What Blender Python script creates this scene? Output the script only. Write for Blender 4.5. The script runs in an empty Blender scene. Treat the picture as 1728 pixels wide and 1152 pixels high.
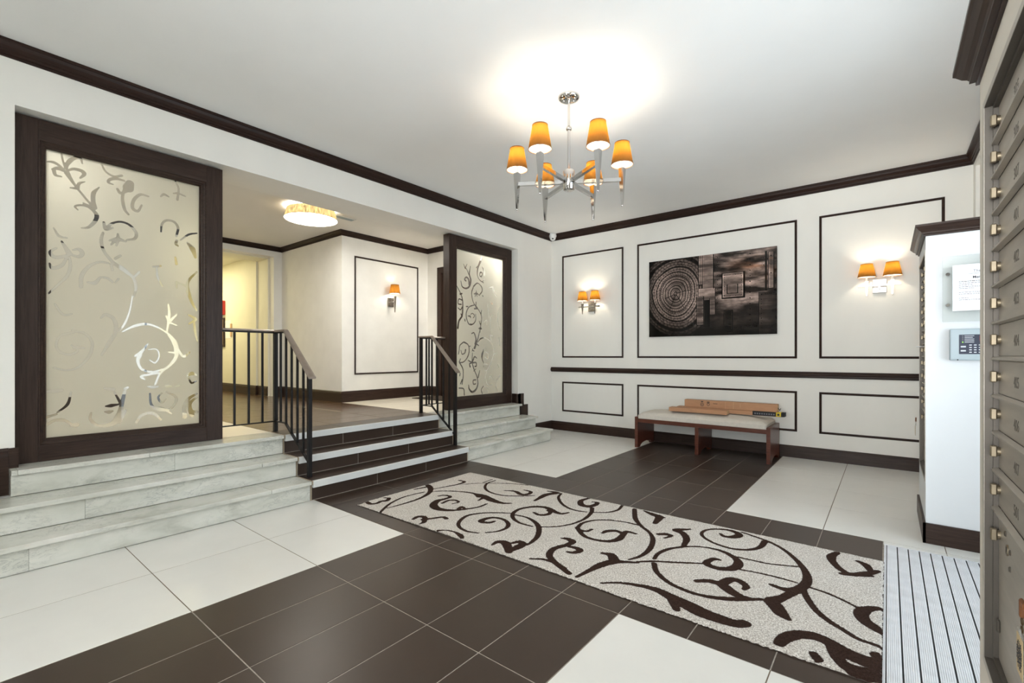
import bpy, bmesh, math, random, json
import numpy as np
from mathutils import Vector, Matrix

random.seed(7)
rng = np.random.default_rng(7)
SC = bpy.context.scene
COL = SC.collection

# ------------------------------------------------------------------ camera
cam_d = bpy.data.cameras.new('camera')
cam = bpy.data.objects.new('camera', cam_d)
COL.objects.link(cam)
SC.camera = cam
YAW = math.radians(38.722)
cam.location = (0, 0, 1.19)
cam.rotation_euler = (math.pi / 2, 0, YAW)
cam_d.sensor_fit = 'HORIZONTAL'
cam_d.sensor_width = 36.0
cam_d.lens = 791.34 / 1728 * 36.0
cam_d.shift_x = 0.0
cam_d.shift_y = (599.47 - 576.0) / 1728
cam_d.clip_start = 0.02
cam_d.clip_end = 200

# ------------------------------------------------------------------ view, world
vs = SC.view_settings
vs.view_transform = 'Standard'
vs.look = 'None'
vs.gamma = 1.0
vs.use_curve_mapping = False
vs.exposure = 0.60
W = bpy.data.worlds.new('world')
SC.world = W
W.use_nodes = True
bg = W.node_tree.nodes['Background']
bg.inputs[0].default_value = (0.80, 0.90, 1.0, 1)
bg.inputs[1].default_value = 2.0


def light(name, kind, loc, power, color, size=0.1, size_y=None, rot=None, parent=None, spread=None):
    d = bpy.data.lights.new(name, kind)
    d.energy = power
    d.color = color
    if kind == 'AREA':
        d.shape = 'RECTANGLE'
        d.size = size
        d.size_y = size_y or size
        if spread:
            d.spread = spread
    else:
        d.shadow_soft_size = size
    o = bpy.data.objects.new(name, d)
    COL.objects.link(o)
    o.location = loc
    if rot:
        o.rotation_euler = rot
    if parent:
        o.parent = parent
        o.location = Vector(loc) - parent.location
    return o


DAY = (0.84, 0.92, 1.0)
FRONT_FILL = (0.96, 0.985, 1.0)
WARM = (1.0, 0.80, 0.56)
# daylight slanting in through the glazed entrance; plus an added, unseen fill light behind the viewer (faces +Y)
light('entrance_daylight', 'AREA', (1.70, 1.05, 1.45), 11, DAY, 1.1, 1.7, Vector((-0.45, 0.87, 0.32)).to_track_quat('-Z', 'Y').to_euler())
light('entrance_sky', 'AREA', (1.25, 2.45, 1.45), 23, DAY, 1.5, 1.7, Vector((-0.82, 0.42, 0.42)).to_track_quat('-Z', 'Y').to_euler(), None, math.radians(130))
light('front_fill_light', 'AREA', (-0.45, -3.75, 1.75), 150, FRONT_FILL, 2.1, 2.2, (math.pi / 2 + 0.50, 0, -0.24), None, math.radians(94))  # added fill, no known source: brightens the far walls and ceiling
# lamp output in watts of light: chandelier bulb, wall sconce bulb, hall sconce bulb, drum lamp
CH_W, SC_W, HSC_W, DRUM_W, CORR_W = 3.7, 3.0, 2.8, 35, 29

# ------------------------------------------------------------------ materials


def srgb(r, g, b):
    def f(c):
        c = c / 255.0
        return c / 12.92 if c <= 0.04045 else ((c + 0.055) / 1.055) ** 2.4
    return (f(r), f(g), f(b), 1)


class NT:
    def __init__(s, name):
        s.m = bpy.data.materials.new(name)
        s.m.use_nodes = True
        s.t = s.m.node_tree
        s.t.nodes.clear()
        s.out = s.n('ShaderNodeOutputMaterial')

    def n(s, kind, **kw):
        nd = s.t.nodes.new(kind)
        for k, v in kw.items():
            if k.startswith('i_'):
                key = k[2:]
                nd.inputs[int(key) if key.isdigit() else key].default_value = v
            else:
                setattr(nd, k, v)
        return nd

    def l(s, a, b):
        s.t.links.new(a, b)

    def coords(s, kind='Object', scale=(1, 1, 1)):
        tc = s.n('ShaderNodeTexCoord')
        mp = s.n('ShaderNodeMapping')
        mp.inputs['Scale'].default_value = scale
        s.l(tc.outputs[kind], mp.inputs[0])
        return mp.outputs[0]

    def noise(s, vec, scale, detail=3, rough=0.55, dist=0):
        nd = s.n('ShaderNodeTexNoise')
        nd.inputs['Scale'].default_value = scale
        nd.inputs['Detail'].default_value = detail
        nd.inputs['Roughness'].default_value = rough
        nd.inputs['Distortion'].default_value = dist
        s.l(vec, nd.inputs['Vector'])
        return nd.outputs['Fac']

    def ramp(s, fac, stops):
        r = s.n('ShaderNodeValToRGB')
        e = r.color_ramp.elements
        while len(e) < len(stops):
            e.new(0.5)
        for el, (p, c) in zip(e, stops):
            el.position = p
            el.color = c
        s.l(fac, r.inputs[0])
        return r.outputs[0]

    def mixc(s, fac, a, b, mode='MIX'):
        m = s.n('ShaderNodeMix', data_type='RGBA', blend_type=mode)
        for sock, v in ((m.inputs[0], fac), (m.inputs[6], a), (m.inputs[7], b)):
            if hasattr(v, 'links') or hasattr(v, 'is_linked'):
                s.l(v, sock)
            else:
                sock.default_value = v
        return m.outputs[2]

    def bump(s, h, strength=0.2, dist=0.002):
        b = s.n('ShaderNodeBump')
        b.inputs['Strength'].default_value = strength
        b.inputs['Distance'].default_value = dist
        s.l(h, b.inputs['Height'])
        return b.outputs[0]

    def pbr(s, color, rough=0.5, metal=0.0, normal=None, spec=0.5):
        p = s.n('ShaderNodeBsdfPrincipled')
        for key, v in (('Base Color', color), ('Roughness', rough), ('Metallic', metal)):
            if hasattr(v, 'is_linked'):
                s.l(v, p.inputs[key])
            else:
                p.inputs[key].default_value = v
        p.inputs['Specular IOR Level'].default_value = spec
        if normal is not None:
            s.l(normal, p.inputs['Normal'])
        s.l(p.outputs[0], s.out.inputs[0])
        return p


def simple(name, c, rough=0.5, metal=0.0, var=0.08, scale=8, bumpd=0.0, bscale=200, stretch=(1, 1, 1), spec=0.5):
    t = NT(name)
    v = t.coords('Object', stretch)
    f = t.noise(v, scale)
    lo = tuple(x * (1 - var) for x in c[:3]) + (1,)
    hi = tuple(min(1, x * (1 + var)) for x in c[:3]) + (1,)
    col = t.ramp(f, [(0.3, lo), (0.7, hi)])
    nm = t.bump(t.noise(v, bscale, 2), 0.4, bumpd) if bumpd else None
    t.pbr(col, rough, metal, nm, spec)
    return t.m


def tile_mat(name, c, rough, var, spec=0.5):
    t = NT(name)
    v = t.coords('Object')
    oi = t.n('ShaderNodeObjectInfo')
    f = t.noise(v, 5, 4)
    lo = tuple(x * (1 - var) for x in c[:3]) + (1,)
    hi = tuple(min(1, x * (1 + var)) for x in c[:3]) + (1,)
    a = t.ramp(f, [(0.25, lo), (0.75, hi)])
    mr = t.n('ShaderNodeMapRange')
    t.l(oi.outputs['Random'], mr.inputs[0])
    mr.inputs[3].default_value = 1 - var * 0.5
    mr.inputs[4].default_value = 1 + var * 0.5
    mul = t.n('ShaderNodeVectorMath', operation='SCALE')
    t.l(a, mul.inputs[0])
    t.l(mr.outputs[0], mul.inputs['Scale'])
    t.pbr(mul.outputs[0], rough, 0, t.bump(t.noise(v, 60, 2), 0.15, 0.0006), spec)
    return t.m


def wood_mat(name, c1, c2, rough, along=2, spec=0.5):
    t = NT(name)
    st = [14, 14, 14]
    st[along] = 0.9
    v = t.coords('Object', tuple(st))
    f = t.noise(v, 6, 5, 0.6, 0.6)
    col = t.ramp(f, [(0.3, c1), (0.72, c2)])
    t.pbr(col, rough, 0, t.bump(f, 0.12, 0.0008), spec)
    return t.m


M = {}
M['wall'] = simple('painted_wallcovering', (0.86, 0.84, 0.79, 1), 0.55, var=0.02, scale=3, bumpd=0.0006, bscale=240, stretch=(1, 1, 0.35), spec=0.25)
M['wall_hall'] = simple('hall_wallcovering', (0.85, 0.84, 0.805, 1), 0.6, var=0.03, scale=4, bumpd=0.0006, bscale=240, spec=0.25)
M['wall_white'] = simple('cool_white_paint', (0.72, 0.735, 0.75, 1), 0.5, var=0.015, scale=3, spec=0.25)
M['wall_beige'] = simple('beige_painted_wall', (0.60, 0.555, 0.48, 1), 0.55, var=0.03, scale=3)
M['wall_corridor'] = simple('corridor_paint', (0.82, 0.79, 0.66, 1), 0.6, var=0.03, scale=2)
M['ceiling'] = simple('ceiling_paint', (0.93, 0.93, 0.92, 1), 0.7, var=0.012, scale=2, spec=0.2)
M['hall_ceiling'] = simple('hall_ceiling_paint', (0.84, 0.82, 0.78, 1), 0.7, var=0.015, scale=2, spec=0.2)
ESP1, ESP2 = srgb(40, 27, 22), srgb(65, 49, 41)
M['dark_z'] = wood_mat('espresso_wood_upright', ESP1, ESP2, 0.38, 2, 0.25)
M['dark_y'] = wood_mat('espresso_wood_lengthwise', ESP1, ESP2, 0.38, 1, 0.25)
M['dark_x'] = wood_mat('espresso_wood_crosswise', ESP1, ESP2, 0.38, 0, 0.25)
M['trim_x'] = wood_mat('trim_stain_crosswise', srgb(34, 21, 17), srgb(52, 33, 25), 0.42, 0, 0.25)
M['trim_y'] = wood_mat('trim_stain_lengthwise', srgb(34, 21, 17), srgb(52, 33, 25), 0.42, 1, 0.25)
M['trim_z'] = wood_mat('trim_stain_upright', srgb(34, 21, 17), srgb(52, 33, 25), 0.42, 2, 0.25)
M['bench_wood'] = wood_mat('mahogany_stain', srgb(72, 34, 22), srgb(108, 56, 38), 0.3, 0)
M['white_tile'] = tile_mat('white_porcelain_tile', (0.80, 0.785, 0.745, 1), 0.26, 0.02)
M['brown_tile'] = tile_mat('brown_porcelain_tile', srgb(60, 47, 39), 0.34, 0.06, 0.38)
M['nosing'] = simple('white_step_nosing', (0.75, 0.76, 0.75, 1), 0.4, var=0.03)
M['edge_trim'] = simple('beige_tile_edge_trim', srgb(185, 168, 146), 0.4, 0.2)
M['hall_tile'] = tile_mat('hall_brown_tile', srgb(84, 62, 45), 0.24, 0.07, 0.5)
M['cream_floor'] = tile_mat('cream_hall_tile', (0.80, 0.74, 0.62, 1), 0.25, 0.02)
M['chrome'] = simple('polished_chrome', (0.60, 0.59, 0.58, 1), 0.08, 1.0, var=0.02)
M['nickel'] = simple('satin_nickel', (0.34, 0.31, 0.28, 1), 0.25, 0.9, var=0.05)
M['iron'] = simple('black_painted_iron', srgb(24, 21, 21), 0.45, 0.0, var=0.15, spec=0.3)
M['rail_cap'] = simple('worn_bronze_handrail', srgb(150, 136, 124), 0.34, 0.3, var=0.12, scale=14)
M['brass'] = simple('worn_brass', (0.25, 0.205, 0.145, 1), 0.42, 0.85, var=0.12, scale=40)
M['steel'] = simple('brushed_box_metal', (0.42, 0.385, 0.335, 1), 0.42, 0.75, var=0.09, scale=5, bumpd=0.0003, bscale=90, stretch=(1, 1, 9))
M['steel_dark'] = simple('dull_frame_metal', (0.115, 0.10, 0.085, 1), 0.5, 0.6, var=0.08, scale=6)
M['aluminium'] = simple('ribbed_aluminium', (0.86, 0.87, 0.90, 1), 0.5, 0.15, var=0.06, scale=12)
M['black'] = simple('black_rubber', srgb(22, 22, 26), 0.7)
M['dark_print'] = simple('dark_ink', srgb(48, 46, 46), 0.7)
M['ink_grey'] = simple('grey_ink', srgb(120, 120, 128), 0.7)
M['engrave'] = simple('engraved_shadow_ink', srgb(92, 85, 76), 0.6)
M['paper'] = simple('white_paper', (0.86, 0.87, 0.90, 1), 0.7, var=0.01)
M['white_plastic'] = simple('white_plastic', (0.80, 0.80, 0.79, 1), 0.35, var=0.02)
M['panel_grey'] = simple('grey_blue_enamel', srgb(165, 178, 184), 0.4, var=0.03)
M['panel_navy'] = simple('navy_keypad_film', srgb(32, 38, 60), 0.4, var=0.05)
M['button'] = simple('pale_button', srgb(205, 208, 214), 0.5)
M['lcd'] = simple('green_display', srgb(70, 135, 85), 0.3)
M['red'] = simple('red_enamel', srgb(190, 45, 32), 0.45)
M['maroon'] = simple('maroon_display_surround', srgb(110, 36, 50), 0.5)
M['cushion'] = simple('beige_woven_upholstery', srgb(214, 207, 196), 0.85, var=0.05, scale=30, bumpd=0.0008, bscale=500)
M['card'] = simple('brown_cardboard', srgb(186, 140, 106), 0.8, var=0.07, scale=9, stretch=(1, 4, 4))
M['card_pale'] = simple('pale_cardboard_end', srgb(214, 180, 142), 0.8, var=0.05)
M['yellow'] = simple('yellow_label', srgb(214, 186, 40), 0.6)
M['leather'] = simple('tan_leather', srgb(112, 66, 30), 0.6, var=0.12)
M['doormat'] = simple('brown_doormat', srgb(58, 45, 32), 0.95, var=0.2, scale=60)
M['rug_edge'] = simple('rug_binding', srgb(70, 60, 54), 0.95)
M['clip_metal'] = simple('bronze_clip', srgb(96, 76, 50), 0.35, 0.8)


def grout_mat():
    t = NT('grout_bed')
    tc = t.n('ShaderNodeTexCoord')
    f = t.noise(tc.outputs['Object'], 40)
    t.pbr(t.ramp(f, [(0.3, srgb(146, 138, 128)), (0.7, srgb(176, 168, 158))]), 0.8)
    return t.m


def marble_mat():
    t = NT('veined_white_marble')
    v = t.coords('Object', (1.0, 1.0, 1.6))
    oi = t.n('ShaderNodeObjectInfo')
    add = t.n('ShaderNodeVectorMath', operation='ADD')
    sc = t.n('ShaderNodeVectorMath', operation='SCALE')
    comb = t.n('ShaderNodeCombineXYZ')
    for i in range(3):
        t.l(oi.outputs['Random'], comb.inputs[i])
    t.l(comb.outputs[0], sc.inputs[0])
    sc.inputs['Scale'].default_value = 40
    t.l(v, add.inputs[0])
    t.l(sc.outputs[0], add.inputs[1])
    rot = t.n('ShaderNodeMapping')
    rot.inputs['Rotation'].default_value = (0.6, 0.3, 0.5)
    rot.inputs['Scale'].default_value = (1.2, 0.9, 1.5)
    t.l(add.outputs[0], rot.inputs[0])
    base = t.noise(rot.outputs[0], 3.0, 7, 0.6, 0.35)
    c1 = t.ramp(base, [(0.28, (0.47, 0.47, 0.41, 1)), (0.45, (0.63, 0.63, 0.565, 1)), (0.60, (0.70, 0.695, 0.635, 1)), (0.78, (0.78, 0.755, 0.70, 1))])
    vein = t.noise(rot.outputs[0], 10.0, 8, 0.72, 0.7)
    vm = t.ramp(vein, [(0.475, (0, 0, 0, 1)), (0.50, (1, 1, 1, 1)), (0.525, (0, 0, 0, 1))])
    spots = t.noise(add.outputs[0], 2.6, 3)
    sp = t.ramp(spots, [(0.42, (0, 0, 0, 1)), (0.62, (1, 1, 1, 1))])
    vfac = t.n('ShaderNodeMath', operation='MULTIPLY')
    t.l(vm, vfac.inputs[0])
    t.l(sp, vfac.inputs[1])
    v2 = t.n('ShaderNodeMath', operation='MULTIPLY')
    t.l(vfac.outputs[0], v2.inputs[0])
    v2.inputs[1].default_value = 0.6
    c2 = t.mixc(v2.outputs[0], c1, (0.27, 0.28, 0.27, 1))
    t.pbr(c2, 0.22)
    return t.m


def shade_mat(name, outer, trans, stripes=0):
    # thin fabric: pale lining inside, coloured cloth outside, light glows through
    t = NT(name)
    g = t.n('ShaderNodeNewGeometry')
    v = t.coords('Object', (60, 60, 2.0) if not stripes else (34, 34, 0.8))
    f = t.noise(v, 2.0 if not stripes else 1.6, 3)
    tr = t.ramp(f, [(0.3, tuple(x * (0.72 if not stripes else 0.18) for x in trans[:3]) + (1,)), (0.7, trans)])
    dcol = t.mixc(g.outputs['Backfacing'], outer, (0.85, 0.80, 0.70, 1))
    d = t.n('ShaderNodeBsdfDiffuse')
    t.l(dcol, d.inputs[0])
    tl = t.n('ShaderNodeBsdfTranslucent')
    t.l(tr, tl.inputs[0])
    mx = t.n('ShaderNodeMixShader')
    mx.inputs[0].default_value = 0.5
    t.l(d.outputs[0], mx.inputs[1])
    t.l(tl.outputs[0], mx.inputs[2])
    t.l(mx.outputs[0], t.out.inputs[0])
    return t.m


def emit_mat(name, c, s):
    t = NT(name)
    e = t.n('ShaderNodeEmission')
    e.inputs[0].default_value = c
    e.inputs[1].default_value = s
    t.l(e.outputs[0], t.out.inputs[0])
    return t.m


def clear_nodes(t, tint=(0.97, 0.98, 0.97, 1), gloss=0.06):
    tr = t.n('ShaderNodeBsdfTransparent')
    tr.inputs[0].default_value = tint
    gl = t.n('ShaderNodeBsdfGlossy')
    gl.inputs['Roughness'].default_value = 0.02
    lw = t.n('ShaderNodeLayerWeight')
    lw.inputs[0].default_value = 0.25
    mr = t.n('ShaderNodeMapRange')
    t.l(lw.outputs['Fresnel'], mr.inputs[0])
    mr.inputs[3].default_value = gloss * 0.5
    mr.inputs[4].default_value = 0.7
    mx = t.n('ShaderNodeMixShader')
    t.l(mr.outputs[0], mx.inputs[0])
    t.l(tr.outputs[0], mx.inputs[1])
    t.l(gl.outputs[0], mx.inputs[2])
    return mx.outputs[0]


def clear_mat(name='clear_glass'):
    t = NT(name)
    t.l(clear_nodes(t), t.out.inputs[0])
    return t.m


def frosted_mat():
    t = NT('etched_glass')
    at = t.n('ShaderNodeAttribute', attribute_name='sdf')
    mr = t.n('ShaderNodeMapRange', interpolation_type='SMOOTHSTEP')
    t.l(at.outputs['Fac'], mr.inputs[0])
    mr.inputs[1].default_value = -0.0009
    mr.inputs[2].default_value = 0.0009
    mr.inputs[3].default_value = 0
    mr.inputs[4].default_value = 1
    tl = t.n('ShaderNodeBsdfTranslucent')
    tl.inputs[0].default_value = (0.87, 0.85, 0.75, 1)
    df = t.n('ShaderNodeBsdfDiffuse')
    df.inputs[0].default_value = (0.74, 0.72, 0.62, 1)
    rf = t.n('ShaderNodeBsdfRefraction')
    rf.inputs['Color'].default_value = (0.92, 0.91, 0.87, 1)
    rf.inputs['Roughness'].default_value = 0.62
    rf.inputs['IOR'].default_value = 1.4
    m1 = t.n('ShaderNodeMixShader')
    m1.inputs[0].default_value = 0.40
    t.l(tl.outputs[0], m1.inputs[1])
    t.l(df.outputs[0], m1.inputs[2])
    m2 = t.n('ShaderNodeMixShader')
    m2.inputs[0].default_value = 0.18
    t.l(m1.outputs[0], m2.inputs[1])
    t.l(rf.outputs[0], m2.inputs[2])
    mx = t.n('ShaderNodeMixShader')
    t.l(mr.outputs[0], mx.inputs[0])
    t.l(clear_nodes(t, (0.95, 0.96, 0.94, 1), 0.08), mx.inputs[1])
    t.l(m2.outputs[0], mx.inputs[2])
    t.l(mx.outputs[0], t.out.inputs[0])
    return t.m


def rug_mat():
    t = NT('tufted_rug_pile')
    at = t.n('ShaderNodeAttribute', attribute_name='sdf')
    v = t.coords('Object')
    wob = t.noise(v, 90, 2)
    mad = t.n('ShaderNodeMath', operation='MULTIPLY_ADD')
    t.l(wob, mad.inputs[0])
    mad.inputs[1].default_value = 0.006
    sub = t.n('ShaderNodeMath', operation='SUBTRACT')
    t.l(at.outputs['Fac'], sub.inputs[0])
    sub.inputs[1].default_value = 0.003
    t.l(sub.outputs[0], mad.inputs[2])
    mr = t.n('ShaderNodeMapRange', interpolation_type='SMOOTHSTEP')
    t.l(mad.outputs[0], mr.inputs[0])
    mr.inputs[1].default_value = -0.0022
    mr.inputs[2].default_value = 0.0022
    fine = t.noise(v, 150, 3, 0.75)
    big = t.noise(v, 7, 3)
    pale = t.ramp(fine, [(0.34, srgb(128, 120, 112)), (0.5, srgb(202, 194, 185)), (0.64, srgb(244, 240, 235))])
    dark = t.ramp(fine, [(0.3, srgb(34, 22, 17)), (0.75, srgb(70, 51, 43))])
    pale2 = t.mixc(0.12, pale, t.ramp(big, [(0.3, srgb(190, 182, 172)), (0.7, srgb(236, 232, 226))]))
    col = t.mixc(mr.outputs[0], dark, pale2)
    t.pbr(col, 0.95, 0, t.bump(fine, 0.8, 0.004), 0.1)
    return t.m


def art_mat():
    t = NT('glossy_art_print')
    at = t.n('ShaderNodeAttribute', attribute_name='art')
    p = t.pbr(at.outputs['Color'], 0.12, 0)
    p.inputs['Specular IOR Level'].default_value = 0.22
    p.inputs['Coat Weight'].default_value = 0.06
    p.inputs['Coat Roughness'].default_value = 0.03
    return t.m


M['grout'] = grout_mat()
M['grout_dark'] = simple('dark_joint_filler', srgb(112, 98, 82), 0.8)
M['marble'] = marble_mat()
M['amber'] = shade_mat('amber_silk_shade', (0.20, 0.10, 0.04, 1), (0.092, 0.036, 0.003, 1))
M['drum'] = shade_mat('gold_strand_drum', (0.55, 0.45, 0.28, 1), (0.16, 0.115, 0.05, 1), 1)
BULB_A = 0.0052      # lit area of one candle bulb, m2
for k_, w_ in (('bulb_chandelier', CH_W), ('bulb_sconce', SC_W), ('bulb_hall', HSC_W)):
    M[k_] = emit_mat(k_, (1.0, 0.89, 0.72, 1), w_ / (math.pi * BULB_A))
M['diffuser'] = emit_mat('lit_diffuser', (1.0, 0.95, 0.86, 1), DRUM_W / (math.pi * 0.60))
M['glass'] = clear_mat()
M['etched'] = frosted_mat()
M['rug'] = rug_mat()
M['art'] = art_mat()
M['led'] = emit_mat('lit_green_led', (0.35, 1.0, 0.1, 1), 2.0)

# ------------------------------------------------------------------ mesh building


class MB:
    def __init__(s):
        s.v = []
        s.f = []
        s.sm = []
        s.mi = []

    def add(s, vs_, fs_, smooth=False, mi=0):
        b = len(s.v)
        s.v += [tuple(p) for p in vs_]
        s.f += [tuple(i + b for i in f) for f in fs_]
        s.sm += [smooth] * len(fs_)
        s.mi += [mi] * len(fs_)
        return s

    def box(s, x0, x1, y0, y1, z0, z1, mi=0):
        v = [(x0, y0, z0), (x1, y0, z0), (x1, y1, z0), (x0, y1, z0), (x0, y0, z1), (x1, y0, z1), (x1, y1, z1), (x0, y1, z1)]
        return s.add(v, [(3, 2, 1, 0), (4, 5, 6, 7), (0, 1, 5, 4), (1, 2, 6, 5), (2, 3, 7, 6), (3, 0, 4, 7)], False, mi)

    def bbox(s, x0, x1, y0, y1, z0, z1, r=0.003, seg=2, smooth=False):
        bm = bmesh.new()
        bmesh.ops.create_cube(bm, size=1)
        for v in bm.verts:
            v.co = Vector(((x0 + x1) / 2 + v.co.x * (x1 - x0), (y0 + y1) / 2 + v.co.y * (y1 - y0), (z0 + z1) / 2 + v.co.z * (z1 - z0)))
        bmesh.ops.bevel(bm, geom=bm.edges[:], offset=r, segments=seg, affect='EDGES', profile=0.6)
        bm.verts.index_update()
        s.add([v.co.copy() for v in bm.verts], [tuple(v.index for v in f.verts) for f in bm.faces], smooth)
        bm.free()
        return s

    def tube(s, p0, p1, r0, r1=None, n=10, cap=True, smooth=True):
        r1 = r0 if r1 is None else r1
        p0, p1 = Vector(p0), Vector(p1)
        d = (p1 - p0).normalized()
        a = d.cross(Vector((0, 0, 1)))
        if a.length < 1e-4:
            a = Vector((1, 0, 0))
        a.normalize()
        b = d.cross(a).normalized()
        vs_ = []
        for p, r in ((p0, r0), (p1, r1)):
            for i in range(n):
                t = 2 * math.pi * i / n
                vs_.append(p + a * r * math.cos(t) + b * r * math.sin(t))
        fs_ = [(i, (i + 1) % n, n + (i + 1) % n, n + i) for i in range(n)]
        s.add(vs_, fs_, smooth)
        if cap:
            s.add(vs_[:n], [tuple(range(n))[::-1]])
            s.add(vs_[n:], [tuple(range(n))])
        return s

    def beam(s, p0, p1, w, h, up=(0, 0, 1)):
        # rectangular bar from p0 to p1, w sideways, h along up
        p0, p1, up = Vector(p0), Vector(p1), Vector(up)
        d = (p1 - p0).normalized()
        a = d.cross(up).normalized()
        b = a.cross(d).normalized()
        vs_ = []
        for p in (p0, p1):
            for i, j in ((-1, -1), (1, -1), (1, 1), (-1, 1)):
                vs_.append(p + a * w / 2 * i + b * h / 2 * j)
        return s.add(vs_, [(3, 2, 1, 0), (4, 5, 6, 7), (0, 1, 5, 4), (1, 2, 6, 5), (2, 3, 7, 6), (3, 0, 4, 7)])

    def lathe(s, c, prof, n=24, smooth=True, cap0=False, cap1=False):
        cx, cy, cz = c
        vs_ = []
        for r, z in prof:
            for i in range(n):
                t = 2 * math.pi * i / n
                vs_.append((cx + r * math.cos(t), cy + r * math.sin(t), cz + z))
        fs_ = []
        for k in range(len(prof) - 1):
            for i in range(n):
                j = (i + 1) % n
                fs_.append((k * n + i, k * n + j, (k + 1) * n + j, (k + 1) * n + i))
        s.add(vs_, fs_, smooth)
        if cap0:
            s.add(vs_[:n], [tuple(range(n))[::-1]])
        if cap1:
            s.add(vs_[-n:], [tuple(range(n))])
        return s

    def sweep(s, path, prof, nrm, closed=False, smooth=False, caps=True):
        # prof: (lateral, along nrm); lateral = tangent x nrm, mitred at corners
        path = [Vector(p) for p in path]
        nrm = Vector(nrm)
        n = len(path)
        m = len(prof)
        vs_ = []
        for i, p in enumerate(path):
            if closed:
                t0 = (p - path[i - 1]).normalized()
                t1 = (path[(i + 1) % n] - p).normalized()
            else:
                t0 = (p - path[i - 1]).normalized() if i > 0 else None
                t1 = (path[i + 1] - p).normalized() if i < n - 1 else None
                t0 = t0 or t1
                t1 = t1 or t0
            l0, l1 = t0.cross(nrm), t1.cross(nrm)
            b = (l0 + l1).normalized()
            k = 1 / max(0.3, b.dot(l0))
            for a, h in prof:
                vs_.append(p + b * a * k + nrm * h)
        fs_ = []
        for i in range(n if closed else n - 1):
            i2 = (i + 1) % n
            for j in range(m):
                j2 = (j + 1) % m
                fs_.append((i * m + j, i2 * m + j, i2 * m + j2, i * m + j2))
        s.add(vs_, fs_, smooth)
        if not closed and caps:
            s.add(vs_[:m], [tuple(range(m))])
            s.add(vs_[-m:], [tuple(range(m))[::-1]])
        return s

    def prism(s, poly, axis, a0, a1):
        # poly in the two other axes (in order), extruded along axis
        def mk(u, v, a):
            q = [u, v]
            q.insert(axis, a)
            return tuple(q)
        n = len(poly)
        vs_ = [mk(u, v, a0) for u, v in poly] + [mk(u, v, a1) for u, v in poly]
        fs_ = [tuple(range(n)), tuple(range(2 * n - 1, n - 1, -1))]
        fs_ += [(i, n + i, n + (i + 1) % n, (i + 1) % n) for i in range(n)]
        return s.add(vs_, fs_)

    def mesh(s, name, mats, origin, recalc=True):
        me = bpy.data.meshes.new(name)
        ox, oy, oz = origin
        me.from_pydata([(x - ox, y - oy, z - oz) for x, y, z in s.v], [], s.f)
        for m in mats:
            me.materials.append(m)
        me.polygons.foreach_set('use_smooth', s.sm)
        me.polygons.foreach_set('material_index', s.mi)
        if recalc:
            bm = bmesh.new()
            bm.from_mesh(me)
            bmesh.ops.recalc_face_normals(bm, faces=bm.faces)
            bm.to_mesh(me)
            bm.free()
        me.update()
        return me

    def build(s, name, mat, parent=None, keep_normals=False, origin=None, **props):
        mats = mat if isinstance(mat, list) else [mat]
        mats = [M[m] if isinstance(m, str) else m for m in mats]
        a = np.array(s.v)
        c = tuple((a.min(0) + a.max(0)) / 2) if origin is None else origin
        o = bpy.data.objects.new(name, s.mesh(name, mats, c, not keep_normals))
        COL.objects.link(o)
        place(o, c, parent)
        for k, v in props.items():
            o[k] = v
        return o


def wloc(o):
    p = Vector(o.location)
    while o.parent:
        o = o.parent
        p += Vector(o.location)
    return p


def place(o, c, parent=None):
    if parent is not None:
        o.parent = parent
        o.location = Vector(c) - wloc(parent)
    else:
        o.location = c


def thing(name, label, cat, loc, group=None):
    o = bpy.data.objects.new(name, None)
    o.empty_display_size = 0.1
    COL.objects.link(o)
    o.location = loc
    o['label'] = label
    o['category'] = cat
    if group:
        o['group'] = group
    return o


def tag(o, label, cat, group=None):
    o['label'] = label
    o['category'] = cat
    if group:
        o['group'] = group
    return o


def struct(mb, name, mat, parent=None):
    o = mb.build(name, mat, parent)
    if parent is None:
        o['kind'] = 'structure'
    return o


_cache = {}


def tile(name, x0, x1, y0, y1, z0, z1, mat, parent, gap=0.002):
    # a floor or step tile; tiles alike share one mesh
    key = (round(x1 - x0, 3), round(y1 - y0, 3), round(z1 - z0, 3), mat, gap)
    c = ((x0 + x1) / 2, (y0 + y1) / 2, (z0 + z1) / 2)
    if key not in _cache:
        hx, hy, hz = (x1 - x0) / 2 - gap, (y1 - y0) / 2 - gap, (z1 - z0) / 2
        e = min(0.0012, hz * 0.5)
        b = MB()
        b.v = [(sx * hx, sy * hy, -hz) for sx, sy in ((-1, -1), (1, -1), (1, 1), (-1, 1))]
        b.v += [(sx * hx, sy * hy, hz - e) for sx, sy in ((-1, -1), (1, -1), (1, 1), (-1, 1))]
        b.v += [(sx * (hx - e), sy * (hy - e), hz) for sx, sy in ((-1, -1), (1, -1), (1, 1), (-1, 1))]
        b.f = [(3, 2, 1, 0), (8, 9, 10, 11)]
        for k in (0, 4):
            b.f += [(k + i, k + (i + 1) % 4, k + 4 + (i + 1) % 4, k + 4 + i) for i in range(4)]
        b.sm = [False] * len(b.f)
        b.mi = [0] * len(b.f)
        _cache[key] = b.mesh(name, [M[mat]], (0, 0, 0))
    o = bpy.data.objects.new(name, _cache[key])
    COL.objects.link(o)
    place(o, c, parent)
    return o


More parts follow.
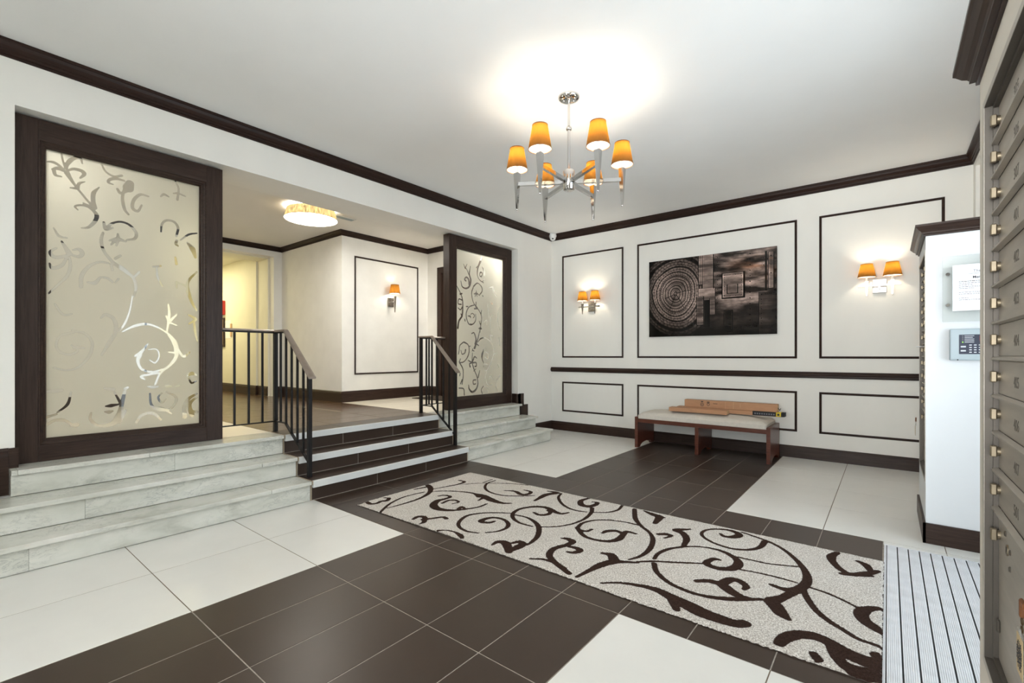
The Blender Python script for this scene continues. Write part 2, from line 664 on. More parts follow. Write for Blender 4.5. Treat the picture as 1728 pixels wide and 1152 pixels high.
def text(body, size, origin, axes, mat, name, parent, extrude=0.0004, align='CENTER', bold=0.0):
    cu = bpy.data.curves.new(name, 'FONT')
    cu.body = body
    cu.size = size
    cu.align_x = align
    cu.align_y = 'CENTER'
    cu.extrude = extrude
    cu.offset = bold
    cu.resolution_u = 3
    tmp = bpy.data.objects.new(name + '_tmp', cu)
    COL.objects.link(tmp)
    bpy.context.view_layer.update()
    me = bpy.data.meshes.new_from_object(tmp)
    bpy.data.objects.remove(tmp)
    x, y = Vector(axes[0]), Vector(axes[1])
    z = x.cross(y)
    R = Matrix((x, y, z)).transposed()
    me.transform(R.to_4x4())
    me.materials.clear()
    me.materials.append(M[mat])
    me.name = name
    o = bpy.data.objects.new(name, me)
    COL.objects.link(o)
    place(o, origin, parent)
    return o


FACE_MX = ((0, -1, 0), (0, 0, 1))   # reads from the -X side
FACE_MY = ((1, 0, 0), (0, 0, 1))    # reads from the -Y side


def catmull(pts, sub=6):
    pts = [np.array(p, float) for p in pts]
    if len(pts) < 3:
        n = sub
        return [pts[0] + (pts[-1] - pts[0]) * i / n for i in range(n + 1)] if len(pts) == 2 else pts
    out = []
    P = [2 * pts[0] - pts[1]] + pts + [2 * pts[-1] - pts[-2]]
    for i in range(1, len(P) - 2):
        p0, p1, p2, p3 = P[i - 1:i + 3]
        for k in range(sub):
            t = k / sub
            out.append(0.5 * (2 * p1 + (p2 - p0) * t + (2 * p0 - 5 * p1 + 4 * p2 - p3) * t * t + (3 * p1 - p0 - 3 * p2 + p3) * t ** 3))
    out.append(pts[-1])
    return out


def stroke_sdf(U, V, strokes):
    # signed distance to tapered strokes, on a regular grid of (u, v)
    D = np.full(U.shape, 0.05)
    us, vs_ = U[0], V[:, 0]
    for w, pts in strokes:
        P = catmull([(a / 1000.0, b / 1000.0) for a, b in pts])
        n = len(P)
        rad = np.interp(np.linspace(0, 1, n), np.linspace(0, 1, len(w)) if len(w) > 1 else [0, 1], (w if len(w) > 1 else w * 2)) / 1000.0
        for i in range(max(1, n - 1)):
            a, b = P[i], P[min(i + 1, n - 1)]
            r0, r1 = rad[i], rad[min(i + 1, n - 1)]
            m = max(r0, r1) + 0.03
            i0, i1 = np.searchsorted(us, [min(a[0], b[0]) - m, max(a[0], b[0]) + m])
            j0, j1 = np.searchsorted(vs_, [min(a[1], b[1]) - m, max(a[1], b[1]) + m])
            if i0 >= i1 or j0 >= j1:
                continue
            uu, vv = U[j0:j1, i0:i1], V[j0:j1, i0:i1]
            d = b - a
            L = max(1e-9, d @ d)
            t = np.clip(((uu - a[0]) * d[0] + (vv - a[1]) * d[1]) / L, 0, 1)
            q = np.hypot(uu - a[0] - t * d[0], vv - a[1] - t * d[1]) - (r0 + (r1 - r0) * t)
            D[j0:j1, i0:i1] = np.minimum(D[j0:j1, i0:i1], q)
    return D


def grid_faces(nu, nv):
    i = np.arange(nu - 1)
    j = np.arange(nv - 1)
    I, J = np.meshgrid(i, j)
    a = (J * nu + I).ravel()
    return np.stack([a, a + 1, a + nu + 1, a + nu], 1)


def fast_mesh(name, verts, quads, mats, mi=None, smooth=False):
    me = bpy.data.meshes.new(name)
    me.vertices.add(len(verts))
    me.vertices.foreach_set('co', np.asarray(verts, np.float32).ravel())
    nq = len(quads)
    me.loops.add(nq * 4)
    me.loops.foreach_set('vertex_index', np.asarray(quads, np.int32).ravel())
    me.polygons.add(nq)
    me.polygons.foreach_set('loop_start', np.arange(0, nq * 4, 4, dtype=np.int32))
    for m in mats:
        me.materials.append(m)
    if mi is not None:
        me.polygons.foreach_set('material_index', np.asarray(mi, np.int32))
    me.polygons.foreach_set('use_smooth', np.full(nq, smooth))
    me.update(calc_edges=True)
    me.validate()
    return me

# ================================================================== dimensions (metres, viewer at x=y=0)
XW, YB, XR, YF = -4.261, 6.337, 0.645, -3.50     # side wall with stairs, panelled wall, entrance wall, wall behind the viewer
ZC = 3.135                                       # lobby ceiling
Z1, Z2, ZH = 0.163, 0.326, 0.489                 # step levels, hall floor
ZHC = 3.05                                       # hall ceiling
BEAM = -4.70
O0, O1, OZ = 0.343, 5.452, 2.757                 # the wide opening
XP, YP = 0.187, 3.975                            # pillar faces
XN, YN = 0.200, 1.835                            # mailbox wall near the viewer
ZPIL = 2.0

# ------------------------------------------------------------------ lobby shell
struct(MB().box(-4.75, 2.2, -4.0, 6.6, -0.15, -0.0012), 'floor', 'grout')
struct(MB().box(-4.75, 1.1, -3.65, 6.55, ZC, ZC + 0.12), 'ceiling', 'ceiling')
b = MB()
b.box(BEAM, XW, -3.6, YB, OZ, ZC)
b.box(BEAM, XW, -3.6, O0, 0, OZ)
b.box(BEAM, XW, O1, YB, 0, OZ)
wall_left = struct(b, 'wall_left', 'wall')
wall_back = struct(MB().box(BEAM, XR + 0.2, YB, YB + 0.15, 0, ZC), 'wall_back', 'wall')
# entrance wall: closed piece with a tall recess beyond the pillar, opening with glazed doors between pillar and mailbox wall
b = MB()
b.box(XR, XR + 0.16, 6.19, YB, 0, ZC)
b.box(XR, XR + 0.16, YP, 6.19, 2.98, ZC)
b.box(XR + 0.10, XR + 0.16, 4.80, 6.19, 0, 2.98)
b.box(XR, XR + 0.16, YP, 4.80, 0, 2.98)
b.box(XR, XR + 0.16, YN, YP, 2.75, ZC)
b.box(XR, XR + 0.16, YF, YN, 0, ZC)
wall_right = struct(b, 'wall_right', 'wall')
# wall behind the viewer with a made-up window opening for the fill light
b = MB()
b.box(BEAM, -1.5, YF - 0.15, YF, 0, ZC)
b.box(0.6, XR + 0.16, YF - 0.15, YF, 0, ZC)
b.box(-1.5, 0.6, YF - 0.15, YF, 0, 0.6)
b.box(-1.5, 0.6, YF - 0.15, YF, 2.85, ZC)
wall_front = struct(b, 'wall_front', 'wall')
b = MB()
for x in (-1.47, -0.79, -0.11, 0.57):
    b.box(x - 0.03, x + 0.03, YF - 0.10, YF - 0.04, 0.6, 2.85)
for z in (0.63, 2.82):
    b.box(-1.5, 0.6, YF - 0.10, YF - 0.04, z - 0.03, z + 0.03)
window_added = struct(b, 'window_added', 'dark_z')  # unseen window frame, added to surround the fill light
MB().box(-1.5, 0.6, YF - 0.075, YF - 0.069, 0.62, 2.83).build('pane', 'glass', window_added)

# low walls that carry the mailboxes either side of the entrance
YPE = 4.74
b = MB()
b.box(XP + 0.07, XR, YP, YPE, 0, ZPIL)
U0, U1 = 3.995, 4.665      # mailbox recess in the pillar face
b.box(XP, XP + 0.07, YP, U0, 0, ZPIL)
b.box(XP, XP + 0.07, U1, YPE, 0, ZPIL)
b.box(XP, XP + 0.07, U0, U1, 0, 0.40)
b.box(XP, XP + 0.07, U0, U1, 1.84, ZPIL)
wall_pillar = struct(b, 'wall_pillar', 'wall_white')
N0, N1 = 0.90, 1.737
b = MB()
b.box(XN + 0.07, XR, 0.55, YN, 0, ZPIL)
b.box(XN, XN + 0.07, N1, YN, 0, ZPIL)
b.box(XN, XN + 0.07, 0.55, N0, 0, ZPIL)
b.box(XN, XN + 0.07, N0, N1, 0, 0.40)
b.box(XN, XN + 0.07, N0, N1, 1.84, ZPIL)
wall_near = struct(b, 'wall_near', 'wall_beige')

# glazed entrance doors (out of the picture, where the daylight comes from)
b = MB()
for y in (YN + 0.03, (YN + YP) / 2, YP - 0.03):
    b.box(XR + 0.05, XR + 0.11, y - 0.04, y + 0.04, 0, 2.75)
for z in (0.06, 2.20, 2.72):
    b.box(XR + 0.05, XR + 0.11, YN, YP, z - 0.05, z + 0.03)
door_1 = struct(b, 'door_1', 'dark_z')
MB().box(XR + 0.077, XR + 0.083, YN, YP, 0.02, 2.73).build('pane', 'glass', door_1)
for dy in (-0.09, 0.09):
    y = (YN + YP) / 2 + dy
    MB().tube((XR + 0.02, y, 0.85), (XR + 0.02, y, 1.25), 0.012).tube((XR + 0.02, y, 0.9), (XR + 0.06, y, 0.9), 0.008).tube((XR + 0.02, y, 1.2), (XR + 0.06, y, 1.2), 0.008).build('door_handle', 'chrome', door_1)

# ------------------------------------------------------------------ lobby floor tiles
floor = bpy.data.objects['floor']
TZ0, TZ1 = -0.009, 0.0
TX = [-2.523 + 0.3107 * k for k in range(6)]                       # brown strip running to the bench
TY = [1.995 + 0.6127 * k for k in range(-9, 8)]
TY = [y for y in TY if y < 6.30] + [YB]
XS = -3.70


def under_steps(x0, x1, y0, y1):
    return x1 <= XS + 0.03 and y0 > -0.75 and y1 < 5.45


def lay(xs, ys, mat, gap):
    for i in range(len(xs) - 1):
        for j in range(len(ys) - 1):
            if not under_steps(xs[i], xs[i + 1], ys[j], ys[j + 1]):
                tile('floor_tile', xs[i], xs[i + 1], ys[j], ys[j + 1], TZ0, TZ1, mat, floor, gap)


YLO = [y for y in TY if y < 1.999]
YMID = [y for y in TY if 1.99 < y < 3.84]
YHI = [y for y in TY if y > 3.82]
WG, BG = 0.0019, 0.0021
for q in ((XW, -2.523, YF, 1.995), (XW, -2.523, 3.833, YB), (-0.9695, XR, 3.833, YB), (-0.9695, XR, YF, 1.0), (-0.9695, -0.024, 0.9, 1.995)):
    MB().box(*q, -0.009, -0.0009).build('grout_bed', 'grout_dark', floor)
lay([XW, -3.748, -3.1357, -2.523], YLO, 'white_tile', WG)
lay(TX, TY, 'brown_tile', BG)
lay([-3.70, -3.455, -3.1443, -2.8336, -2.523], YMID, 'brown_tile', BG)
lay([-0.9695, -0.6588, -0.3481, -0.0240], YMID, 'brown_tile', BG)
lay([XW, -3.748, -3.1357, -2.523], YHI, 'white_tile', WG)
lay([-0.9695, -0.347, 0.275, XR], YHI, 'white_tile', WG)
lay([-0.9695, -0.347, 0.275, XR], [y for y in YLO if y < 1.0], 'white_tile', WG)
lay([-0.9695, -0.347, -0.024], [y for y in YLO if y > 0.7], 'white_tile', WG)
lay([-0.024, 0.275, XR], [3.772, 3.833], 'white_tile', WG)

# ------------------------------------------------------------------ mouldings
CROWN = [(0, 0), (0.055, 0), (0.055, 0.018), (0.047, 0.022), (0.040, 0.040), (0.026, 0.060), (0.018, 0.066), (0.018, 0.080), (0.008, 0.084), (0.008, 0.098), (0, 0.098)]
NDOWN = (0, 0, -1)


def crown(name, path, mat, z, prof=CROWN, smooth=False):
    # path runs so that the room lies on the sweep's lateral side
    return struct(MB().sweep([(x, y, z) for x, y in path], prof, NDOWN), name, mat)


# lateral = t x (0,0,-1): for t=+y -> (-1,0,0)... so walk each wall with the room on that side
crown('trim_1', [(XW, YB), (XW, YF)], 'trim_y', ZC)
crown('trim_2', [(XR, YB), (XW, YB)], 'trim_x', ZC)
crown('trim_3', [(XR, YF), (XR, YB)], 'trim_y', ZC)
RAIL = [(0, -0.036), (0.012, -0.036), (0.016, -0.024), (0.026, -0.014), (0.030, 0.0), (0.026, 0.010), (0.026, 0.020), (0.014, 0.028), (0.014, 0.036), (0, 0.036)]
struct(MB().sweep([(XR, YB, 0.966), (XW, YB, 0.966)], RAIL, NDOWN), 'trim_4', 'trim_x')
BASE = [(0, 0), (0.016, 0), (0.016, 0.112), (0.012, 0.122), (0.012, 0.130), (0.004, 0.138), (0, 0.138)]


def skirting(name, path, mat, z=0.0, h=1.0):
    return struct(MB().sweep([(x, y, z) for x, y in path], [(a, -t * h) for a, t in BASE], NDOWN), name, mat)


skirting('baseboard_back', [(XR, YB), (XW, YB)], 'dark_x')
skirting('baseboard_right', [(XR, YPE), (XR, YB)], 'dark_y')
b = MB()
b.sweep([(XW, YB, 0), (XW, 5.46, 0)], [(a, -t) for a, t in BASE], NDOWN)
b.box(XW, XW + 0.016, 5.40, 5.68, 0.13, 0.455)
b.box(XW, XW + 0.016, 5.40, 5.578, 0.45, 0.625)
b.box(-4.36, XW + 0.016, O1 - 0.016, O1, ZH, 0.625)
b.box(XW - 0.001, XW + 0.016, O1 - 0.016, 5.50, 0.33, 0.625)
struct(b, 'baseboard_left', 'dark_y')
b = MB()
b.sweep([(XW, 0.316, Z2), (XW, -0.62, Z2)], [(a, -t * 2.1) for a, t in BASE], NDOWN)
b.box(XW, XW + 0.016, 0.3165, 0.358, ZH, 0.614)
b.sweep([(XW, -0.62, 0), (XW, YF, 0)], [(a, -t) for a, t in BASE], NDOWN)
struct(b, 'baseboard_stair', 'dark_y')
skirting('baseboard_front', [(XW, YF), (XR, YF)], 'dark_x')
b = MB()
b.box(XP - 0.014, XP, YP - 0.014, YPE, 0, 0.128)
b.box(XP - 0.014, XR, YP - 0.014, YP, 0, 0.128)
struct(b, 'baseboard_pillar', 'dark_x')
b = MB()
b.box(XN - 0.014, XN, 0.55, YN + 0.014, 0, 0.128)
b.box(XN - 0.014, XR, YN, YN + 0.014, 0, 0.128)
struct(b, 'baseboard_near', 'dark_y')
# cornice wrapped round the tops of the low mailbox walls
PC = [(0, 0), (0.052, 0), (0.052, 0.012), (0.046, 0.018), (0.034, 0.034), (0.024, 0.042), (0.020, 0.048), (0.020, 0.056), (0.008, 0.060), (0.008, 0.070), (0, 0.070)]
ZCR = 2.017
struct(MB().sweep([(XR, YP, ZCR), (XP, YP, ZCR), (XP, YPE, ZCR), (XR, YPE, ZCR)], PC, NDOWN).box(XP, XR, YP, YPE, ZPIL - 0.02, ZCR), 'trim_5', 'dark_x')
struct(MB().sweep([(XR, 0.55, ZCR), (XN, 0.55, ZCR), (XN, YN, ZCR), (XR, YN, ZCR)], PC, NDOWN).box(XN, XR, 0.55, YN, ZPIL - 0.02, ZCR), 'trim_6', 'dark_y')

# picture-frame mouldings on the panelled wall
PF = [(-0.012, 0), (0.012, 0), (0.012, 0.006), (0.007, 0.012), (0.0, 0.015), (-0.007, 0.012), (-0.012, 0.006)]


def panel_y(x0, x1, z0, z1, y, parent, mat='trim_x'):
    p = [(x0 + .012, y, z0 + .012), (x1 - .012, y, z0 + .012), (x1 - .012, y, z1 - .012), (x0 + .012, y, z1 - .012)]
    MB().sweep(p, PF, (0, -1, 0), closed=True).build('panel_moulding', mat, parent)


def panel_x(y0, y1, z0, z1, x, parent, mat='trim_y'):
    p = [(x, y0 + .012, z0 + .012), (x, y1 - .012, z0 + .012), (x, y1 - .012, z1 - .012), (x, y0 + .012, z1 - .012)]
    MB().sweep(p, PF, (1, 0, 0), closed=True).build('panel_moulding', mat, parent)


for x0, x1 in ((-4.051, -3.003), (-2.789, -0.826), (-0.609, 0.442)):
    panel_y(x0, x1, 1.155, 2.768, YB, wall_back)
    panel_y(x0, x1, 0.303, 0.774, YB, wall_back)

# ------------------------------------------------------------------ raised hall behind the opening
b = MB().box(-8.40, -4.268, -1.05, 5.75, 0.30, ZH - 0.0012)
b.box(-12.2, -8.40, 1.9, 3.70, 0.30, ZH - 0.0012)
hall_floor = struct(b, 'floor_hall', 'grout')
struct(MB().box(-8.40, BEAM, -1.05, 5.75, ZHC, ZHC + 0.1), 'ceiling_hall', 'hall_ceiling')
b = MB().box(-12.2, -8.755, 1.9, 3.70, 2.955, 3.05)
b.box(-8.755, -8.362, 1.9, 3.70, 2.86, 3.05)
struct(b, 'ceiling_corridor', 'wall_corridor')
XS2, YS2, YE = -6.329, 3.853, 5.52
wall_sconce = struct(MB().box(-8.212, XS2, YS2, YE + 0.15, 0.3, ZHC), 'wall_hall_side', 'wall_hall')
wall_end = struct(MB().box(XS2, -6.066, YE, YE + 0.15, 0.3, ZHC).box(-5.0, BEAM + 0.2, YE, YE + 0.15, 0.3, ZHC).box(-6.066, -5.0, YE, YE + 0.15, 2.70, ZHC), 'wall_hall_end', 'wall_hall')
XFW = -8.212
b = MB()
b.box(XFW - 0.15, XFW, 3.716, YS2, 0.3, ZHC)
b.box(XFW - 0.15, XFW, 2.10, 3.716, 2.88, ZHC)
b.box(XFW - 0.15, XFW, -1.05, 2.10, 0.3, ZHC)
wall_far = struct(b, 'wall_hall_far', 'wall_hall')
struct(MB().box(XFW - 0.15, BEAM, -1.2, -1.05, 0.3, ZHC), 'wall_hall_side_near', 'wall_hall')
b = MB()
b.box(-12.2, -8.755, 3.655, 3.75, 0.3, 3.0)
b.box(-8.755, XFW - 0.15, 3.685, 3.75, 0.3, 3.0)
b.box(-12.2, XFW - 0.15, 1.98, 2.08, 0.3, 3.0)
b.box(-12.3, -12.2, 1.98, 3.75, 0.3, 3.0)
struct(b, 'wall_corridor', 'wall_corridor')
CH = [(a * 0.9, t * 0.78) for a, t in CROWN]
crown('trim_7', [(XS2, YE), (XS2, YS2), (XFW, YS2), (XFW, -1.05)], 'trim_y', ZHC, CH)
crown('trim_8', [(BEAM, YE), (XS2, YE)], 'trim_x', ZHC, CH)
skirting('baseboard_hall_side', [(XS2, YE), (XS2, YS2), (XFW, YS2), (XFW, 3.716)], 'dark_y', ZH, 1.2)
skirting('baseboard_hall_far', [(XFW, 2.10), (XFW, -1.05)], 'dark_y', ZH, 1.2)
skirting('baseboard_hall_end', [(-6.066, YE), (XS2, YE)], 'dark_x', ZH, 1.2)
skirting('baseboard_corridor', [(XFW - 0.15, 3.685), (-8.755, 3.685), (-8.755, 3.655), (-12.2, 3.655)], 'dark_x', ZH, 1.2)
panel_x(4.063, 5.302, 0.898, 2.705, XS2, wall_sconce)
panel_x(0.95, 1.95, 0.95, 2.65, XFW, wall_far)
panel_x(-0.7, 0.7, 0.95, 2.65, XFW, wall_far)
# dark timber door at the end of the hall, mostly hidden behind the etched screen
b = MB()
b.box(-6.066, -5.97, YE - 0.02, YE + 0.1, ZH, 2.70)
b.box(-5.096, -5.0, YE - 0.02, YE + 0.1, ZH, 2.70)
b.box(-5.97, -5.096, YE - 0.02, YE + 0.1, 2.60, 2.70)
door_2 = struct(b, 'door_2', 'dark_z')
MB().box(-5.97, -5.096, YE + 0.01, YE + 0.06, ZH, 2.60).build('door_leaf', 'dark_z', door_2)
for z0, z1 in ((0.70, 1.45), (1.62, 2.45)):
    p = [(-5.84, YE + 0.01, z0), (-5.226, YE + 0.01, z0), (-5.226, YE + 0.01, z1), (-5.84, YE + 0.01, z1)]
    MB().sweep(p, PF, (0, -1, 0), closed=True).build('panel_moulding', 'dark_z', door_2)
MB().tube((-5.19, YE + 0.01, 1.5), (-5.19, YE - 0.04, 1.5), 0.012).lathe((-5.19, YE - 0.05, 1.5), [(0.0, -0.025), (0.02, -0.018), (0.027, 0), (0.02, 0.018), (0, 0.025)], 12).build('door_knob', 'brass', door_2)

HX = [-4.43 - 0.3107 * k for k in range(0, 13)]
HX[-1] = -8.212
for i in range(len(HX) - 1):
    for y0, y1 in ((1.965, 2.59), (2.59, 3.22), (3.22, 3.85)):
        tile('floor_tile', HX[i + 1], HX[i], y0, y1, ZH - 0.009, ZH, 'hall_tile', hall_floor, BG)
for x0, x1 in [(-12.2 + 0.6 * k, -12.2 + 0.6 * (k + 1)) for k in range(7)]:
    tile('floor_tile', x0, min(x1, -8.212), 2.08, 2.87, ZH - 0.009, ZH, 'hall_tile', hall_floor, BG)
    tile('floor_tile', x0, min(x1, -8.212), 2.87, 3.66, ZH - 0.009, ZH, 'hall_tile', hall_floor, BG)
WX = [-4.43, -5.043, -5.656, -6.329, -6.94, -7.55, -8.212]
for i in range(len(WX) - 1):
    for y0, y1 in ((1.352, 1.965), (0.74, 1.352), (0.127, 0.74), (-0.486, 0.127), (-1.05, -0.486)):
        tile('floor_tile', WX[i + 1], WX[i], y0, y1, ZH - 0.009, ZH, 'cream_floor', hall_floor, WG)
    if i < 3:
        for y0, y1 in ((3.85, 4.463), (4.463, 5.076), (5.076, 5.52)):
            tile('floor_tile', WX[i + 1], WX[i], y0, y1, ZH - 0.009, ZH, 'cream_floor', hall_floor, WG)
o = MB().bbox(-6.05, -5.10, 4.94, 5.49, ZH, ZH + 0.012, 0.004).build('doormat', 'doormat')
tag(o, 'dark brown doormat on the pale hall floor before the timber door', 'doormat')

# ------------------------------------------------------------------ steps
RX = (-3.69, -3.925, -4.165)
NX = (-3.660, -3.893, -4.135)
ZS = (Z1, Z2, ZH)


def marble_steps(label, segs, ends):
    # segs: per step (y0, y1, [joints of tread], [joints of riser]); ends: which end shows the return nosing
    yb = segs[0][0]
    root = thing('marble_steps', label, 'steps', (-3.95, (segs[0][0] + segs[0][1]) / 2, 0))
    for k, (y0, y1, tj, rj) in enumerate(segs):
        z0 = (0, Z1, Z2)[k]
        z1 = ZS[k]
        xb = RX[k + 1] - 0.02 if k < 2 else -4.42
        e = 0.022
        n0, n1 = (y0 - e if ends[0] else y0), (y1 + e if ends[1] else y1)
        cuts = [n0] + tj + [n1]
        for a, c in zip(cuts[:-1], cuts[1:]):
            if k == 2 and a < O0:
                MB().bbox(-4.257, NX[k], a, O0 + 0.002, z1 - 0.030, z1, 0.003, 2).build('tread_slab', 'marble', root)
                a = O0 + 0.002
            MB().bbox(xb, NX[k], a + 0.0007, c - 0.0007, z1 - 0.030, z1, 0.005, 2).build('tread_slab', 'marble', root)
        cuts = [y0] + rj + [y1]
        for a, c in zip(cuts[:-1], cuts[1:]):
            MB().bbox(RX[k] - 0.02, RX[k], a + 0.0005, c - 0.0005, z0 + 0.0035, z1 - 0.0335, 0.0015, 1).build('riser_slab', 'marble', root)
        # masonry core behind the slabs
        MB().box(-4.255, RX[k] - 0.02, y0 + 0.004, y1 - 0.002, z0 + 0.001 if k == 0 else z0, z1 - 0.0305).build('step_core', 'grout_dark', root)
    return root


marble_steps('three white marble steps below the wide etched screen, left of the dark tiled steps',
             [(-0.60, 1.962, [0.20, 1.642], [0.35]), (-0.60, 1.962, [-0.05, 1.672], [0.62]), (0.318, 1.962, [1.0], [1.16])], (0, 0))
marble_steps('three white marble steps between the dark tiled steps and the panelled back wall',
             [(3.805, 5.465, [4.42], [4.9]), (3.805, 5.435, [3.99, 4.75], [4.6]), (3.805, 5.375, [4.223], [4.48])], (0, 1))

tiled = thing('tiled_steps', 'three dark brown tiled steps with white nosing strips', 'steps', (-3.95, 2.885, 0))
DY0, DY1 = 1.975, 3.798
JT = ([2.61, 3.196], [2.56, 3.161], [2.549, 3.142])
for k in range(3):
    z0 = (0, Z1, Z2)[k]
    z1 = ZS[k]
    xb = RX[k + 1] if k < 2 else -4.43
    cuts = [DY0] + JT[k] + [DY1]
    for a, c in zip(cuts[:-1], cuts[1:]):
        tile('tread_tile', xb, NX[k] - 0.006, a, c, z1 - 0.010, z1, 'brown_tile', tiled, 0.0018)
        MB().bbox(RX[k] - 0.010, RX[k], a + 0.0018, c - 0.0018, z0 + 0.004, z1 - 0.056, 0.001, 1).build('riser_tile', 'brown_tile', tiled)
    MB().bbox(NX[k] - 0.026, NX[k] - 0.002, DY0, DY1, z1 - 0.056, z1 + 0.0005, 0.003, 2).build('nosing_strip', 'nosing', tiled)
    MB().box(-4.25, RX[k] - 0.0014, DY0, DY1, z0, z1 - 0.0014).build('step_core', 'grout', tiled)
for y in (1.9685, 3.8015):
    b = MB()
    for k in range(3):
        z0 = (0, Z1, Z2)[k]
        b.box(RX[k] - 0.02, RX[k] + 0.003, y - 0.003, y + 0.003, z0, ZS[k] - 0.03)
        b.box((RX[k + 1] if k < 2 else -4.43), NX[k], y - 0.003, y + 0.003, ZS[k] - 0.03, ZS[k] + 0.0015)
    b.build('edge_strip', 'edge_trim', tiled)

